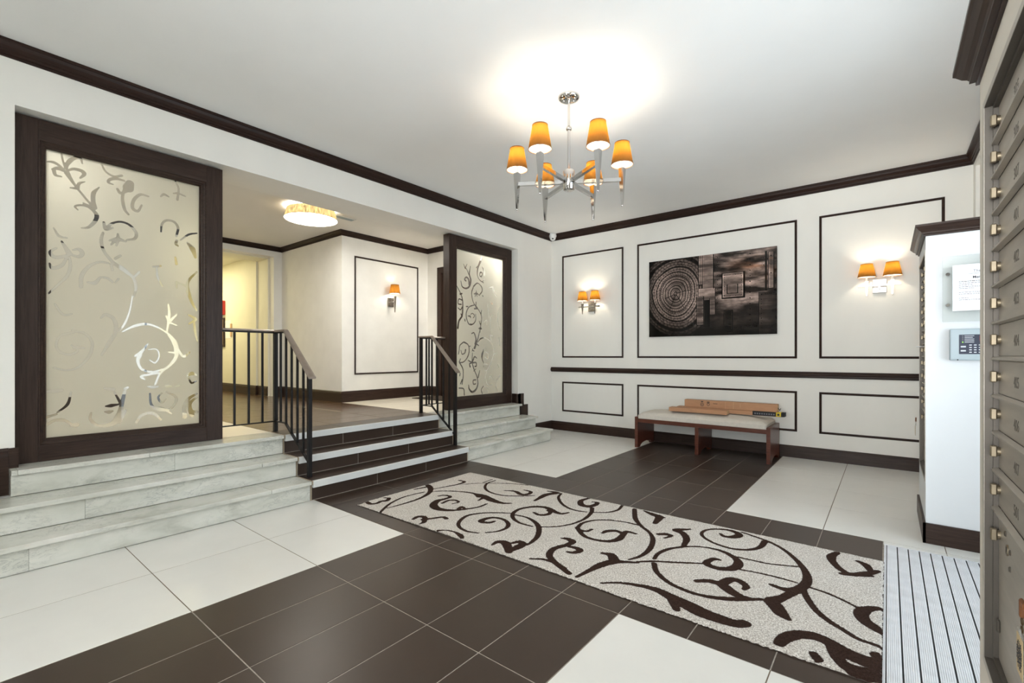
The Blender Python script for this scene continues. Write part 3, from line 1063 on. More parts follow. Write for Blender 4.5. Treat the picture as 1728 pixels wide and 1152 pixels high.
# ------------------------------------------------------------------ etched glass screens
# etched vine strokes: (radii in mm), [(y, z) in mm]
PANES = json.loads("""[[[[4],[[575,2565],[582,2521],[595,2470]]],[[3,7,6,4],[[500,2490],[536,2497],[568,2480],[588,2457]]],[[4,9,4],[[529,2448],[555,2462],[582,2452]]],[[8,7,3],[[537,2443],[545,2414],[575,2411]]],[[4,10,8,3],[[600,2467],[605,2510],[636,2557],[670,2568],[681,2534]]],[[4,8,10,4],[[605,2461],[636,2483],[677,2482],[690,2462],[670,2430]]],[[12,5,5],[[602,2446],[619,2413],[650,2361],[684,2315],[723,2263]]],[[6,7,2],[[658,2350],[663,2389],[695,2412]]],[[7,3],[[651,2352],[619,2348]]],[[12,10,10,2],[[745,2242],[738,2286],[741,2344],[772,2395]]],[[9,4],[[718,2243],[686,2259]]],[[3,5,5,10,8,3],[[657,2205],[643,2225],[677,2242],[720,2234],[756,2195],[748,2146],[713,2095],[677,2083]]],[[4,5,6],[[785,2563],[807,2517],[852,2496],[898,2515]]],[[5,8,7,3],[[912,2481],[867,2483],[831,2467],[822,2443],[848,2436]]],[[20,26],[[945,2469],[936,2436]]],[[6,8,5],[[912,2420],[902,2348],[914,2272],[937,2238]]],[[6,7,4],[[873,2409],[890,2384],[929,2405]]],[[4,8,8,4],[[1058,2404],[1009,2406],[969,2355],[961,2293],[993,2276],[1016,2327]]],[[3,7,3],[[1135,2424],[1156,2446],[1188,2435]]],[[4,5,6],[[1231,2572],[1253,2514],[1244,2427]]],[[3,6,3],[[1218,2471],[1249,2479],[1299,2468]]],[[4,6,6,7,6],[[1137,2147],[1143,2211],[1173,2247],[1222,2246],[1249,2204],[1238,2138]]],[[7,7,4],[[1240,2101],[1234,2074],[1249,2060]]],[[5,8],[[1231,1967],[1238,1917]]],[[6,4],[[1238,1772],[1240,1724]]],[[8,5,6,8,5],[[811,2102],[837,2146],[890,2173],[945,2160],[983,2108],[973,2065],[929,2047]]],[[6,9,5],[[796,2147],[807,2103],[845,2119]]],[[5,8,6,8],[[792,2074],[781,2009],[800,1935],[841,1876]]],[[4,12,4],[[829,2023],[875,2042],[921,2034]]],[[4,9,4],[[875,2081],[876,2042],[867,1994]]],[[4,8],[[837,1995],[860,2029]]],[[5,6,9,8],[[820,1859],[770,1858],[713,1816],[677,1746],[674,1670]]],[[9,12,7,7,5],[[848,1866],[890,1838],[937,1800],[969,1764],[981,1695],[969,1632]]],[[6,6],[[969,1774],[1001,1818]]],[[6,5],[[837,1854],[845,1811]]],[[4,10,5],[[709,1707],[748,1707],[776,1749]]],[[4,6,5],[[778,1751],[815,1749],[846,1724]]],[[3,5],[[860,1721],[879,1752]]],[[6,6],[[860,1897],[890,1923]]],[[3,6,3],[[536,2053],[562,2004],[602,1998]]],[[4,12],[[575,1970],[614,1892]]],[[4,8,8],[[549,1919],[519,1887],[542,1855],[602,1874]]],[[5,9,9,3],[[622,1886],[663,1879],[681,1906],[663,1931],[632,1920]]],[[5,9,4],[[602,1863],[575,1805],[529,1780],[516,1810]]],[[5,7,6,4],[[615,1865],[619,1803],[602,1736],[562,1676],[510,1606]]],[[4,6,4],[[1267,2112],[1322,2166],[1379,2188]]],[[5,16,8],[[1313,2099],[1350,2052],[1369,1990]]],[[5,7,8,8],[[1379,1871],[1331,1810],[1313,1754],[1331,1669]]],[[3,6],[[1249,1768],[1308,1748]]],[[4,6,4],[[1109,1875],[1117,1793],[1147,1729]]],[[5,5],[[1088,1872],[1135,1884]]],[[4,6,4],[[542,1539],[568,1487],[592,1468],[626,1477]]],[[4,9,9,10,5],[[781,1459],[807,1485],[852,1454],[864,1371],[822,1272],[785,1195]]],[[3,5,7],[[961,1635],[945,1524],[914,1423],[875,1367]]],[[4,8,6,4],[[902,1365],[961,1405],[1042,1429],[1117,1407],[1182,1363]]],[[5,6,7,5,4],[[629,1361],[698,1341],[734,1271],[713,1176],[657,1106],[595,1089],[536,1108]]],[[7,5,6,6,4],[[636,1352],[568,1322],[549,1258],[568,1213],[615,1196],[657,1223],[626,1259]]],[[4,10,4],[[636,1241],[657,1246],[691,1242]]],[[5,8,5],[[1185,1589],[1191,1511],[1176,1373]]],[[4,10,4],[[1169,1499],[1194,1464],[1240,1514]]],[[5,4],[[1195,1448],[1240,1429]]],[[8,14,12,9,6,5],[[1187,1353],[1222,1301],[1238,1238],[1234,1174],[1195,1111],[1135,1055],[1100,968]]],[[4,6],[[1187,1216],[1226,1211]]],[[6,8,4],[[1251,1238],[1285,1182],[1330,1217]]],[[12,7,6,6],[[1005,1195],[993,1145],[1019,1084],[1084,1063],[1143,1081]]],[[5,9,4],[[977,1185],[1013,1215],[1054,1277]]],[[3,5,4],[[1058,1236],[1109,1236],[1126,1185],[1100,1133],[1067,1154]]],[[4,7,5],[[1034,1007],[1017,1033],[1126,1055]]],[[10,8,4],[[1313,1708],[1350,1609],[1379,1556]]],[[4,10,4],[[1317,1519],[1369,1485],[1322,1444]]],[[6,7,3],[[1360,1457],[1369,1370],[1383,1305]]],[[4,12,4],[[1311,1023],[1345,1043],[1379,1029]]],[[4,6,4],[[1322,1006],[1341,967],[1374,979]]],[[5,7,7,12,18,10,8],[[727,782],[723,740],[756,695],[807,683],[856,701],[883,752],[898,830],[914,918]]],[[4,7],[[856,921],[890,840]]],[[4,10,4],[[807,823],[837,825],[883,831]]],[[4,10,4],[[803,784],[826,779],[846,785]]],[[10,6],[[886,703],[920,783]]],[[7,5],[[503,776],[549,790]]],[[6,8,6],[[503,723],[542,750],[588,745],[626,713]]],[[8,12],[[626,708],[651,707]]],[[7,8,9,6],[[986,687],[1009,730],[1058,750],[1100,736],[1136,691]]],[[5,7,6,8,5],[[1067,898],[1075,815],[1117,771],[1187,764],[1231,813],[1231,866],[1169,902]]],[[3,6,4],[[1169,850],[1143,822],[1119,864],[1143,898]]],[[5,8,4],[[1100,788],[1152,773],[1206,731]]],[[12,12,6],[[1296,695],[1294,776],[1322,839],[1379,878]]],[[14,10,5],[[1345,707],[1327,784],[1350,826],[1383,845]]],[[10,6],[[1331,740],[1383,727]]],[[6,10,8],[[503,947],[542,948],[575,952]]],[[5,10],[[800,954],[848,943]]],[[9,6],[[918,942],[933,951]]],[[4,9,4],[[1054,952],[1084,946],[1117,949]]],[[8,8],[[1173,948],[1200,946]]],[[4,7],[[1231,945],[1258,950]]],[[4,7,4],[[622,935],[605,854],[555,803]]]],[[[4,6,9,12,10,4],[[4417,2175],[4439,2106],[4511,2086],[4578,2124],[4604,2209],[4578,2289],[4598,2396]]],[[8,7,9,10],[[4511,2187],[4485,2204],[4519,2238],[4563,2214],[4574,2143]]],[[5,4],[[4568,2277],[4526,2344],[4497,2355]]],[[3,5],[[4465,2407],[4497,2352]]],[[5,3],[[4501,2363],[4534,2416]]],[[14,10,6,5,6],[[4801,2496],[4746,2397],[4738,2290],[4785,2232],[4865,2204]]],[[6,5],[[4715,2392],[4738,2417]]],[[6,8,6,5],[[4820,2287],[4841,2330],[4798,2342],[4785,2296],[4820,2279]]],[[10,12,5],[[4881,2314],[4868,2382],[4833,2420]]],[[5,4],[[4833,2216],[4881,2249]]],[[8,5,8,5],[[4661,2132],[4738,2185],[4814,2149],[4833,2087],[4770,2016]]],[[7,5,5,8],[[4654,2118],[4623,2044],[4638,1951],[4677,1886],[4731,1848]]],[[4,10,4],[[4669,2027],[4715,2043],[4762,2028]]],[[4,8,4],[[4715,2077],[4715,2043],[4731,2000]]],[[5,4],[[4689,1998],[4707,2037]]],[[6],[[4841,2021],[4852,2014]]],[[8,6],[[4707,1852],[4710,1921]]],[[8,6],[[4677,1828],[4746,1833]]],[[5,6,6,7,6,4],[[4669,1877],[4571,1841],[4520,1764],[4526,1682],[4571,1612],[4646,1616],[4700,1671],[4704,1756]]],[[5,10,4],[[4553,1720],[4593,1717],[4604,1697]]],[[4,5,5],[[4604,1744],[4638,1762],[4680,1733],[4654,1700]]],[[6,5],[[4497,1649],[4489,1674]]],[[10],[[4604,1611],[4608,1608]]],[[6],[[4519,1845],[4548,1847]]],[[6,6,6,8],[[4731,1843],[4785,1794],[4820,1721],[4804,1613],[4785,1514]]],[[6,4],[[4809,1758],[4825,1818]]],[[6,4],[[4793,1623],[4773,1665]]],[[10],[[4782,1564],[4809,1565]]],[[4,6,7,9,10,12],[[4346,2096],[4410,2011],[4446,1933],[4453,1831],[4439,1717],[4381,1642],[4360,1550]]],[[6,5,6],[[4439,1922],[4381,1932],[4367,1870],[4424,1865]]],[[5,6],[[4364,1814],[4410,1795],[4453,1846]]],[[9,5],[[4439,1707],[4417,1741]]],[[8],[[4403,2000],[4436,2009]]],[[3,5,4],[[4946,1914],[4962,1796],[4978,1709]]],[[3,5,5],[[5078,1782],[5011,1733],[5011,1624],[5020,1523]]],[[4,8,8],[[5215,1892],[5163,1776],[5181,1632],[5215,1566]]],[[4,5,4],[[4881,1660],[4929,1685],[4929,1619]]],[[4,10,8],[[4978,2147],[5061,2167],[5078,2102],[5146,2043]]],[[4,9],[[5011,1953],[5053,1923]]],[[3,4],[[4825,2559],[4801,2501]]],[[6,8],[[4820,1675],[4795,1566]]],[[8],[[4770,1562],[4820,1560]]],[[5,7,14],[[4785,1534],[4741,1410],[4680,1292]]],[[5,8,10,9],[[4623,1485],[4669,1497],[4707,1414],[4689,1345]]],[[4,8,5,4],[[4746,1373],[4801,1420],[4881,1437],[4978,1405],[5036,1362]]],[[7,5],[[4723,1346],[4762,1325]]],[[8,6,8,6,5],[[4475,1367],[4553,1332],[4574,1249],[4541,1166],[4468,1104],[4388,1095]]],[[6,5,5],[[4460,1364],[4396,1319],[4384,1248],[4370,1207]]],[[4,5,10],[[4417,1258],[4439,1207],[4489,1223],[4504,1264]]],[[6,4],[[4571,1311],[4598,1317]]],[[7,5],[[4388,1105],[4410,1146]]],[[6,4],[[4646,1281],[4631,1244]]],[[6],[[4638,1260],[4669,1250]]],[[4,7],[[4638,1223],[4631,1113]]],[[5,8,8,5],[[4553,1124],[4631,1101],[4677,1171],[4723,1153]]],[[8,6],[[4593,1035],[4583,1077],[4638,1090]]],[[8,8,6],[[4646,1090],[4707,1091],[4715,1044],[4684,1039]]],[[7,6,8,12,10,5],[[4638,1071],[4677,986],[4731,889],[4746,793],[4704,721],[4631,694],[4574,739],[4563,792]]],[[3,8],[[4785,984],[4751,889]]],[[7,6,7],[[4700,801],[4658,799],[4654,850],[4707,856]]],[[4],[[4661,976],[4707,1007]]],[[5,14,8,5],[[4881,1295],[4836,1208],[4833,1144],[4868,1079]]],[[4,5,4],[[4897,1241],[4962,1208],[4946,1143],[4897,1165]]],[[6,4],[[4865,1035],[4881,1068],[4946,1061]]],[[7,6,6],[[4396,1090],[4453,1012],[4460,920],[4439,808]]],[[5,6,7],[[4381,760],[4468,745],[4482,662]]],[[6],[[4403,952],[4396,922]]],[[6],[[4410,814],[4439,869]]],[[3,6,9,6,8],[[5011,1505],[5028,1384],[5061,1319],[5078,1209],[5011,1077],[4929,980]]],[[6,4],[[5087,1209],[5146,1220]]],[[5,6,7,6],[[5045,773],[4946,784],[4897,883],[4929,947]]],[[4,9,5],[[4978,853],[5011,901],[5061,844]]],[[8],[[4987,1471],[5053,1468]]],[[7,5,7],[[4865,766],[4817,715],[4836,660]]],[[10,8,10],[[5215,894],[5146,830],[5129,753],[5163,673]]],[[4,6],[[4897,753],[4962,717],[4962,663]]],[[6],[[5172,1058],[5198,1007]]],[[7,6],[[5198,1444],[5215,1332]]],[[8],[[4889,992],[4921,964]]]]]""")
RUGS = json.loads("""[[[8,16,13,16,8],[[-3277,2153],[-3285,2213],[-3213,2204],[-3183,2239],[-3199,2299],[-3178,2333],[-3215,2386],[-3260,2368]]],[[9,9,8,7],[[-2987,2139],[-3091,2302],[-3144,2461],[-3142,2586],[-3124,2684]]],[[5,10,13,18,22,10],[[-3019,2225],[-3006,2370],[-3014,2535],[-3064,2680],[-3147,2778],[-3246,2839],[-3324,2856]]],[[14,9],[[-3224,2820],[-3239,2753],[-3253,2687]]],[[6,9,14,10],[[-3133,2790],[-3094,2939],[-3070,3045],[-3085,3138],[-3157,3142]]],[[6,6,6],[[-3038,3056],[-2967,3164],[-2848,3267],[-2717,3357],[-2547,3420]]],[[6,9,11,16],[[-3080,2732],[-3012,2820],[-2877,2895],[-2761,2923],[-2661,2879]]],[[10,28,30,18,7],[[-2761,2923],[-2649,2919],[-2530,2882],[-2413,2873],[-2341,2914]]],[[16,5],[[-2617,2884],[-2597,2799]]],[[9,12,14,22,28,22,14,10,8],[[-2941,2685],[-2919,2733],[-2851,2732],[-2842,2661],[-2854,2593],[-2803,2505],[-2725,2461],[-2653,2466],[-2583,2507],[-2524,2596],[-2486,2689],[-2490,2784]]],[[12,14,8],[[-2576,2554],[-2590,2606],[-2529,2582]]],[[10,14,10,6],[[-2776,2571],[-2790,2650],[-2753,2691],[-2696,2674],[-2702,2613]]],[[10,16,16,14,6],[[-2669,2189],[-2682,2247],[-2638,2269],[-2566,2204],[-2558,2159]]],[[16,12,12,14],[[-2606,2231],[-2567,2302],[-2535,2356],[-2492,2349]]],[[7,10,12,10,7],[[-2125,2290],[-2204,2266],[-2300,2290],[-2372,2360],[-2416,2484],[-2376,2589],[-2293,2670],[-2201,2729]]],[[7,9,13,12,14,20,14,10],[[-2089,2327],[-2042,2396],[-2037,2480],[-2080,2551],[-2163,2594],[-2244,2575],[-2269,2500],[-2248,2459],[-2194,2481],[-2184,2524]]],[[10,6,8,16,10],[[-2364,2153],[-2325,2192],[-2256,2205],[-2187,2187],[-2145,2161]]],[[6,16,26,18],[[-1923,2199],[-1926,2259],[-1874,2273],[-1776,2186]]],[[16,24,18,12],[[-1784,2196],[-1778,2265],[-1782,2329],[-1823,2348],[-1839,2307]]],[[8,10,15,15,12,7],[[-2147,2724],[-2050,2731],[-1939,2685],[-1854,2606],[-1783,2488],[-1760,2399],[-1753,2335]]],[[7,8,9,12,14],[[-1863,2640],[-1777,2722],[-1723,2837],[-1710,2981],[-1740,3123],[-1784,3215]]],[[7,10,13,12,16,20,16,9],[[-1915,2611],[-2020,2612],[-2116,2655],[-2186,2741],[-2206,2851],[-2155,2960],[-2070,3002],[-1967,2966],[-1899,2956],[-1872,3013]]],[[9,16,14,9],[[-2077,2853],[-2016,2834],[-1973,2873],[-1981,2930],[-2023,2957]]],[[7,9,10,9,9,8],[[-2888,3350],[-2885,3238],[-2809,3118],[-2692,3043],[-2547,3032],[-2419,3103],[-2326,3196]]],[[7,16,18,14,8],[[-2611,3154],[-2528,3194],[-2432,3155],[-2389,3196],[-2412,3268],[-2486,3275]]],[[5,5],[[-2932,3230],[-2941,3370]]],[[7,22,24,10],[[-2310,3376],[-2218,3384],[-2258,3275],[-2238,3087]]],[[8,10,10,8],[[-2178,3390],[-2131,3273],[-2005,3145],[-1876,3089],[-1776,3109]]],[[7,8,9,9],[[-1725,3135],[-1644,3200],[-1610,3302],[-1630,3418]]],[[12,18,24,20,14,8],[[-1928,3418],[-1945,3322],[-1888,3233],[-1825,3235],[-1804,3306],[-1820,3365],[-1855,3349]]],[[14,15,11,10,13,14,10,7],[[-1518,3396],[-1426,3206],[-1337,3095],[-1237,3007],[-1173,2904],[-1134,2757],[-1135,2626],[-1167,2538]]],[[6,7,8],[[-1655,2976],[-1560,3052],[-1455,3090],[-1356,3093]]],[[8,10,10,12],[[-1538,3073],[-1634,2996],[-1676,2887],[-1659,2783]]],[[14,13,12,16,20,16,14,10],[[-1659,2783],[-1555,2690],[-1459,2675],[-1381,2710],[-1350,2781],[-1360,2865],[-1365,2931],[-1304,2933]]],[[10,12,8],[[-1636,2761],[-1580,2766],[-1567,2824]]],[[9,16,16,9],[[-1480,2807],[-1472,2853],[-1426,2898],[-1371,2875]]],[[10,20,16,17,16,14],[[-1641,2565],[-1604,2577],[-1557,2554],[-1561,2489],[-1591,2399],[-1566,2307],[-1505,2252],[-1419,2209],[-1347,2174]]],[[12,18,16,8],[[-1538,2481],[-1480,2487],[-1452,2465],[-1468,2420],[-1503,2405]]],[[8,9,11,14],[[-1619,2190],[-1560,2228],[-1481,2234],[-1402,2209]]],[[9,13,22,24,12,8],[[-1294,2166],[-1279,2268],[-1261,2371],[-1227,2452],[-1174,2494],[-1112,2530]]],[[10,22,26],[[-1329,2520],[-1278,2530],[-1228,2474]]],[[8,9,7],[[-1115,2544],[-1042,2609],[-958,2661],[-822,2750]]],[[8,22,26,14],[[-1442,3403],[-1358,3368],[-1302,3344],[-1278,3200]]],[[24,10],[[-1310,3348],[-1272,3354]]],[[9,11,10],[[-1059,2640],[-1067,2728],[-1041,2832],[-984,2919]]],[[12,18,20,22,10],[[-987,2927],[-1010,3053],[-1064,3138],[-1115,3166],[-1050,3239]]],[[14,18,12,8],[[-1181,3020],[-1145,3049],[-1107,3044],[-1125,2980]]],[[7,8,11,16,22,22,18,18,14,9],[[-984,2919],[-907,2981],[-829,3002],[-753,2986],[-682,2927],[-659,2857],[-675,2787],[-729,2744],[-786,2750],[-807,2782],[-788,2855],[-758,2860]]],[[16,12,11,10,9,9,9,12,18,22,14,8],[[-609,3319],[-614,3209],[-656,3124],[-735,3077],[-831,3087],[-922,3142],[-965,3217],[-953,3305],[-885,3372],[-809,3383],[-763,3339],[-783,3277],[-832,3253],[-866,3285]]],[[8,9,10,13,18,22,18,10],[[-757,3400],[-665,3368],[-576,3328],[-485,3244],[-404,3120],[-350,2993],[-330,2879],[-344,2777],[-382,2713],[-420,2706],[-470,2718]]],[[13,13,12,10,9],[[-335,2767],[-310,2686],[-263,2580],[-209,2510],[-154,2467],[-102,2426],[-55,2418],[2,2411]]],[[20,18,28],[[-366,2708],[-398,2615],[-433,2545]]],[[14,30,26,10],[[-456,2526],[-418,2505],[-383,2445],[-346,2408]]],[[7,7,6],[[-690,2967],[-606,2973],[-517,2986],[-394,3041]]],[[7,7,6],[[-629,2805],[-548,2821],[-456,2829],[-369,2823]]],[[7,7,6],[[-313,2809],[-232,2793],[-158,2755],[-105,2716]]],[[13,12,11,11,16,10],[[-1034,2577],[-982,2486],[-886,2409],[-776,2380],[-677,2392],[-577,2447],[-479,2525]]],[[14,18,26,22,14],[[-780,2519],[-732,2557],[-672,2561],[-618,2517],[-562,2488],[-524,2494]]],[[22,20,16,10],[[-670,2570],[-646,2647],[-604,2655],[-565,2618],[-566,2578]]],[[7,9,14,22,32,36,32,26,24],[[-1158,2186],[-1088,2247],[-997,2284],[-908,2297],[-817,2269],[-731,2244],[-660,2223],[-582,2220],[-524,2225],[-494,2250]]],[[20,14],[[-808,2245],[-766,2176]]],[[14,20,16,16,20,12],[[-238,3403],[-259,3328],[-248,3245],[-204,3151],[-155,3117],[-88,3182],[-43,3253]]],[[12,18,14],[[-133,3338],[-99,3306],[-73,3228]]],[[14,16,10],[[-193,3092],[-147,3116],[-68,3161]]],[[8,16,24,24,24,22],[[-1,2784],[-43,2770],[-82,2725],[-96,2665],[-81,2609],[-46,2570],[-1,2540]]],[[18,24,26,26,32,36,36],[[-348,2182],[-335,2240],[-298,2302],[-244,2332],[-193,2322],[-143,2288],[-85,2267],[-30,2267],[-1,2278]]],[[20,20,30,34],[[-179,2303],[-153,2223],[-119,2182],[-81,2175],[-44,2185]]],[[22,22],[[-31,2335],[-1,2311]]],[[14,16],[[-229,2193],[-213,2164]]]]""")


def screen(label, y0, y1, gy0, gy1, gz0, gz1, strokes):
    xf, xb = -4.36, -4.47
    zt = OZ - 0.010
    root = thing('etched_glass_screen', label, 'glass screen', (-4.415, (y0 + y1) / 2, ZH))
    iy0, iy1, iz0, iz1 = gy0 - 0.040, gy1 + 0.040, gz0 - 0.045, gz1 + 0.040
    MB().bbox(xb, xf, y0, iy0, ZH, zt, 0.003).build('stile', 'dark_z', root)
    MB().bbox(xb, xf, iy1, y1, ZH, zt, 0.003).build('stile', 'dark_z', root)
    MB().bbox(xb, xf, iy0, iy1, iz1, zt, 0.003).build('top_rail', 'dark_y', root)
    MB().bbox(xb, xf, iy0, iy1, ZH, iz0, 0.003).build('bottom_rail', 'dark_y', root)
    p = [(xf, iy0, iz0), (xf, iy1, iz0), (xf, iy1, iz1), (xf, iy0, iz1)]
    # stepped inner bead down to the glass; lateral points into the opening
    prof = [(0, 0.002), (0.006, 0.002), (0.010, -0.006), (0.022, -0.012), (0.026, -0.020), (0.034, -0.024), (0.040, -0.034), (0.042, -0.045), (0, -0.045)]
    c = MB().sweep(p, [(-a, h) for a, h in prof], (1, 0, 0), closed=True)
    c.build('glazing_bead', 'dark_y', root)
    p = [(xb, iy0, iz0), (xb, iy1, iz0), (xb, iy1, iz1), (xb, iy0, iz1)]
    MB().sweep(p, [(-a, -h) for a, h in prof], (1, 0, 0), closed=True).build('glazing_bead', 'dark_y', root)
    ya, yb_, za, zb = gy0 - 0.004, gy1 + 0.004, gz0 - 0.004, gz1 + 0.004
    st = 0.005
    nu, nv = int((yb_ - ya) / st) + 1, int((zb - za) / st) + 1
    us, vv = np.linspace(ya, yb_, nu), np.linspace(za, zb, nv)
    U, V = np.meshgrid(us, vv)
    D = stroke_sdf(U, V, [([q * 1.25 + 0.4 for q in w_], p_) for w_, p_ in strokes])
    cx, cy, cz = -4.412, (ya + yb_) / 2, (za + zb) / 2
    P = np.stack([np.full(U.size, 0.004), U.ravel() - cy, V.ravel() - cz], 1)
    Q = grid_faces(nu, nv)
    n = len(P)
    h0, h1 = (yb_ - ya) / 2, (zb - za) / 2
    P = np.vstack([P, [[x, a * h0, b * h1] for x in (0.004, -0.004) for a, b in ((-1, -1), (1, -1), (1, 1), (-1, 1))]])
    ex = [[n + 7, n + 6, n + 5, n + 4]] + [[n + i, n + 4 + i, n + 4 + (i + 1) % 4, n + (i + 1) % 4] for i in range(4)]
    Q = np.vstack([Q, ex])
    mi = np.zeros(len(Q), int)
    mi[-5:] = 1
    me = fast_mesh('glass_pane', P, Q, [M['etched'], M['glass']], mi)
    at = me.attributes.new('sdf', 'FLOAT', 'POINT')
    at.data.foreach_set('value', np.concatenate([D.ravel(), np.full(8, -0.05)]).astype(np.float32))
    o = bpy.data.objects.new('glass_pane', me)
    COL.objects.link(o)
    place(o, (cx, cy, cz), root)
    o['label'] = 'frosted pane with clear etched vines'
    return root


screen('wide etched glass screen in a heavy dark frame above the longer marble steps', 0.346, 1.553, 0.498, 1.396, 0.640, 2.575, PANES[0])
screen('narrower etched glass screen in a dark frame near the panelled wall, behind the short handrail', 4.159, 5.430, 4.324, 5.278, 0.652, 2.587, PANES[1])

# ------------------------------------------------------------------ handrails


def handrail(label, y, xp, xe, kink, guard_to, sgn):
    root = thing('handrail', label, 'handrail', ((xp + xe) / 2, y, ZH))
    zt, ze = 1.405, 1.032
    xk = kink
    CAP = [(-0.021, 0.0), (-0.026, 0.006), (-0.026, 0.013), (-0.014, 0.020), (0.014, 0.020), (0.026, 0.013), (0.026, 0.006), (0.021, 0.0)]
    xend = xe + 0.045
    zend = zt + (ze - zt) * (xend - xk) / (xe - xk)
    b = MB()
    b.sweep([(xp - 0.02, y, zt), (xk, y, zt), (xend, y, zend)], CAP, (0, 0, 1))
    b.sweep([(xp, y - sgn * 0.0, zt), (xp, guard_to, zt)], CAP, (0, 0, 1))
    b.build('rail_cap', 'rail_cap', root)
    MB().box(xp - 0.016, xp + 0.016, y - 0.016, y + 0.016, ZH, zt + 0.002).build('post', 'iron', root)
    MB().box(xe - 0.016, xe + 0.016, y - 0.016, y + 0.016, Z1, ze + 0.006).build('post', 'iron', root)
    zb, zbe = 0.582, 0.28
    b = MB()
    b.beam((xp, y, zb), (xk, y, zb), 0.022, 0.010).beam((xk, y, zb), (xe, y, zbe), 0.022, 0.012).beam((xp, y, zb), (xp, guard_to, zb), 0.022, 0.010)
    b.build('bottom_bar', 'iron', root)
    b = MB()
    b.beam((xp, y, zt - 0.006), (xk, y, zt - 0.006), 0.026, 0.012).beam((xk, y, zt - 0.006), (xe, y, ze - 0.006), 0.026, 0.012).beam((xp, y, zt - 0.006), (xp, guard_to, zt - 0.006), 0.026, 0.012)
    b.build('top_bar', 'iron', root)
    n = 5
    for i in range(n):
        x = xp + (xe - xp) * (i + 1) / (n + 1)
        f = max(0, (x - xk) / (xe - xk))
        MB().box(x - 0.008, x + 0.008, y - 0.008, y + 0.008, zb + (zbe - zb) * f, zt + (ze - zt) * f).build('baluster', 'iron', root)
    n = 3 if abs(guard_to - y) > 0.4 else 2
    for i in range(n):
        yy = y + (guard_to - y) * (i + 1) / (n + 1)
        MB().box(xp - 0.008, xp + 0.008, yy - 0.008, yy + 0.008, zb, zt).build('baluster', 'iron', root)
    return root


handrail('black iron handrail beside the wide etched screen, with a guard section reaching to its frame', 2.02, -4.43, -3.812, -4.235, 1.553, -1)
handrail('black iron handrail at the far side of the tiled steps, before the narrower etched screen', 3.778, -4.455, -3.862, -4.255, 4.159, 1)

# ------------------------------------------------------------------ lamp shades, chandelier, sconces


def shade(root, c, rb, rt, h, lit=True, name='lamp_shade'):
    # c: centre of the lower rim
    m = MB().lathe(c, [(rb, 0), (rb * 0.985 + rt * 0.015, h * 0.04), (rt * 0.96 + rb * 0.04, h * 0.96), (rt, h)], 28)
    s = m.build(name, 'amber', root, keep_normals=True)
    for r, z in ((rb, 0.0), (rt, h)):
        MB().lathe((c[0], c[1], c[2] + z), [(r - 0.0015, -0.003), (r + 0.0012, -0.003), (r + 0.0012, 0.003), (r - 0.0015, 0.003), (r - 0.0015, -0.003)], 28).build('shade_rim', 'leather', s)
    return s


def bulb(root, c, mat='bulb_chandelier', r=0.017):
    MB().lathe(c, [(0.002, -r * 1.6), (r * 0.6, -r * 1.2), (r, -0.2 * r), (r * 0.75, r), (r * 0.3, r * 2.0), (0.001, r * 2.6)], 8).build('bulb', mat, root)


def spike(root, x, y, zt, zb, w, mat):
    # tapering square candle arm ending in a small ball
    MB().add([(x + sx * a, y + sy * a, z) for z, a in ((zb, w * 0.16), (zt, w / 2)) for sx, sy in ((-1, -1), (1, -1), (1, 1), (-1, 1))],
             [(3, 2, 1, 0), (4, 5, 6, 7), (0, 1, 5, 4), (1, 2, 6, 5), (2, 3, 7, 6), (3, 0, 4, 7)]).build('candle_arm', mat, root)
    r = w * 0.2
    MB().lathe((x, y, zb - r * 0.7), [(0.0004, -r), (r * 0.7, -r * 0.7), (r, 0), (r * 0.7, r * 0.7), (0.0004, r)], 10).build('finial', mat, root)


CX, CY = -1.873, 3.02
ch = thing('chandelier', 'six-arm chrome chandelier with amber shades hanging from the ceiling', 'chandelier', (CX, CY, ZC))
MB().lathe((CX, CY, ZC), [(0.001, -0.030), (0.05, -0.030), (0.072, -0.022), (0.080, -0.010), (0.080, 0.0)], 28).build('canopy', 'chrome', ch)
for s in (-1, 1):
    MB().lathe((CX + s * 0.037 * math.cos(YAW), CY + s * 0.037 * math.sin(YAW), ZC - 0.031), [(0.001, -0.008), (0.006, -0.006), (0.006, 0.002)], 8).build('canopy_screw', 'chrome', ch)
MB().tube((CX, CY, ZC - 0.03), (CX, CY, 2.58), 0.0105, n=12).build('stem', 'chrome', ch)
MB().lathe((CX, CY, 2.895), [(0.0105, -0.014), (0.019, -0.012), (0.022, 0), (0.019, 0.012), (0.0105, 0.014)], 16).build('stem_collar', 'chrome', ch)
HUB = 2.492
MB().lathe((CX, CY, HUB), [(0.001, -0.062), (0.034, -0.062), (0.042, -0.056), (0.042, 0.082), (0.036, 0.090), (0.0105, 0.092)], 24).build('hub', 'chrome', ch)
RA = 0.392
for k in range(6):
    th = math.radians(-7 + 60 * k) + YAW
    x, y = CX + RA * math.cos(th), CY + RA * math.sin(th)
    MB().beam((CX + 0.035 * math.cos(th), CY + 0.035 * math.sin(th), HUB), (x, y, HUB), 0.026, 0.026).build('arm', 'chrome', ch)
    spike(ch, x, y, HUB + 0.085, HUB - 0.185, 0.040, 'chrome')
    MB().tube((x, y, HUB + 0.085), (x, y, HUB + 0.188), 0.010, n=10).build('candle_sleeve', 'white_plastic', ch)
    bulb(ch, (x, y, HUB + 0.212))
    shade(ch, (x, y, HUB + 0.112), 0.080, 0.053, 0.160)

SG = 'twin sconces on the panelled wall'


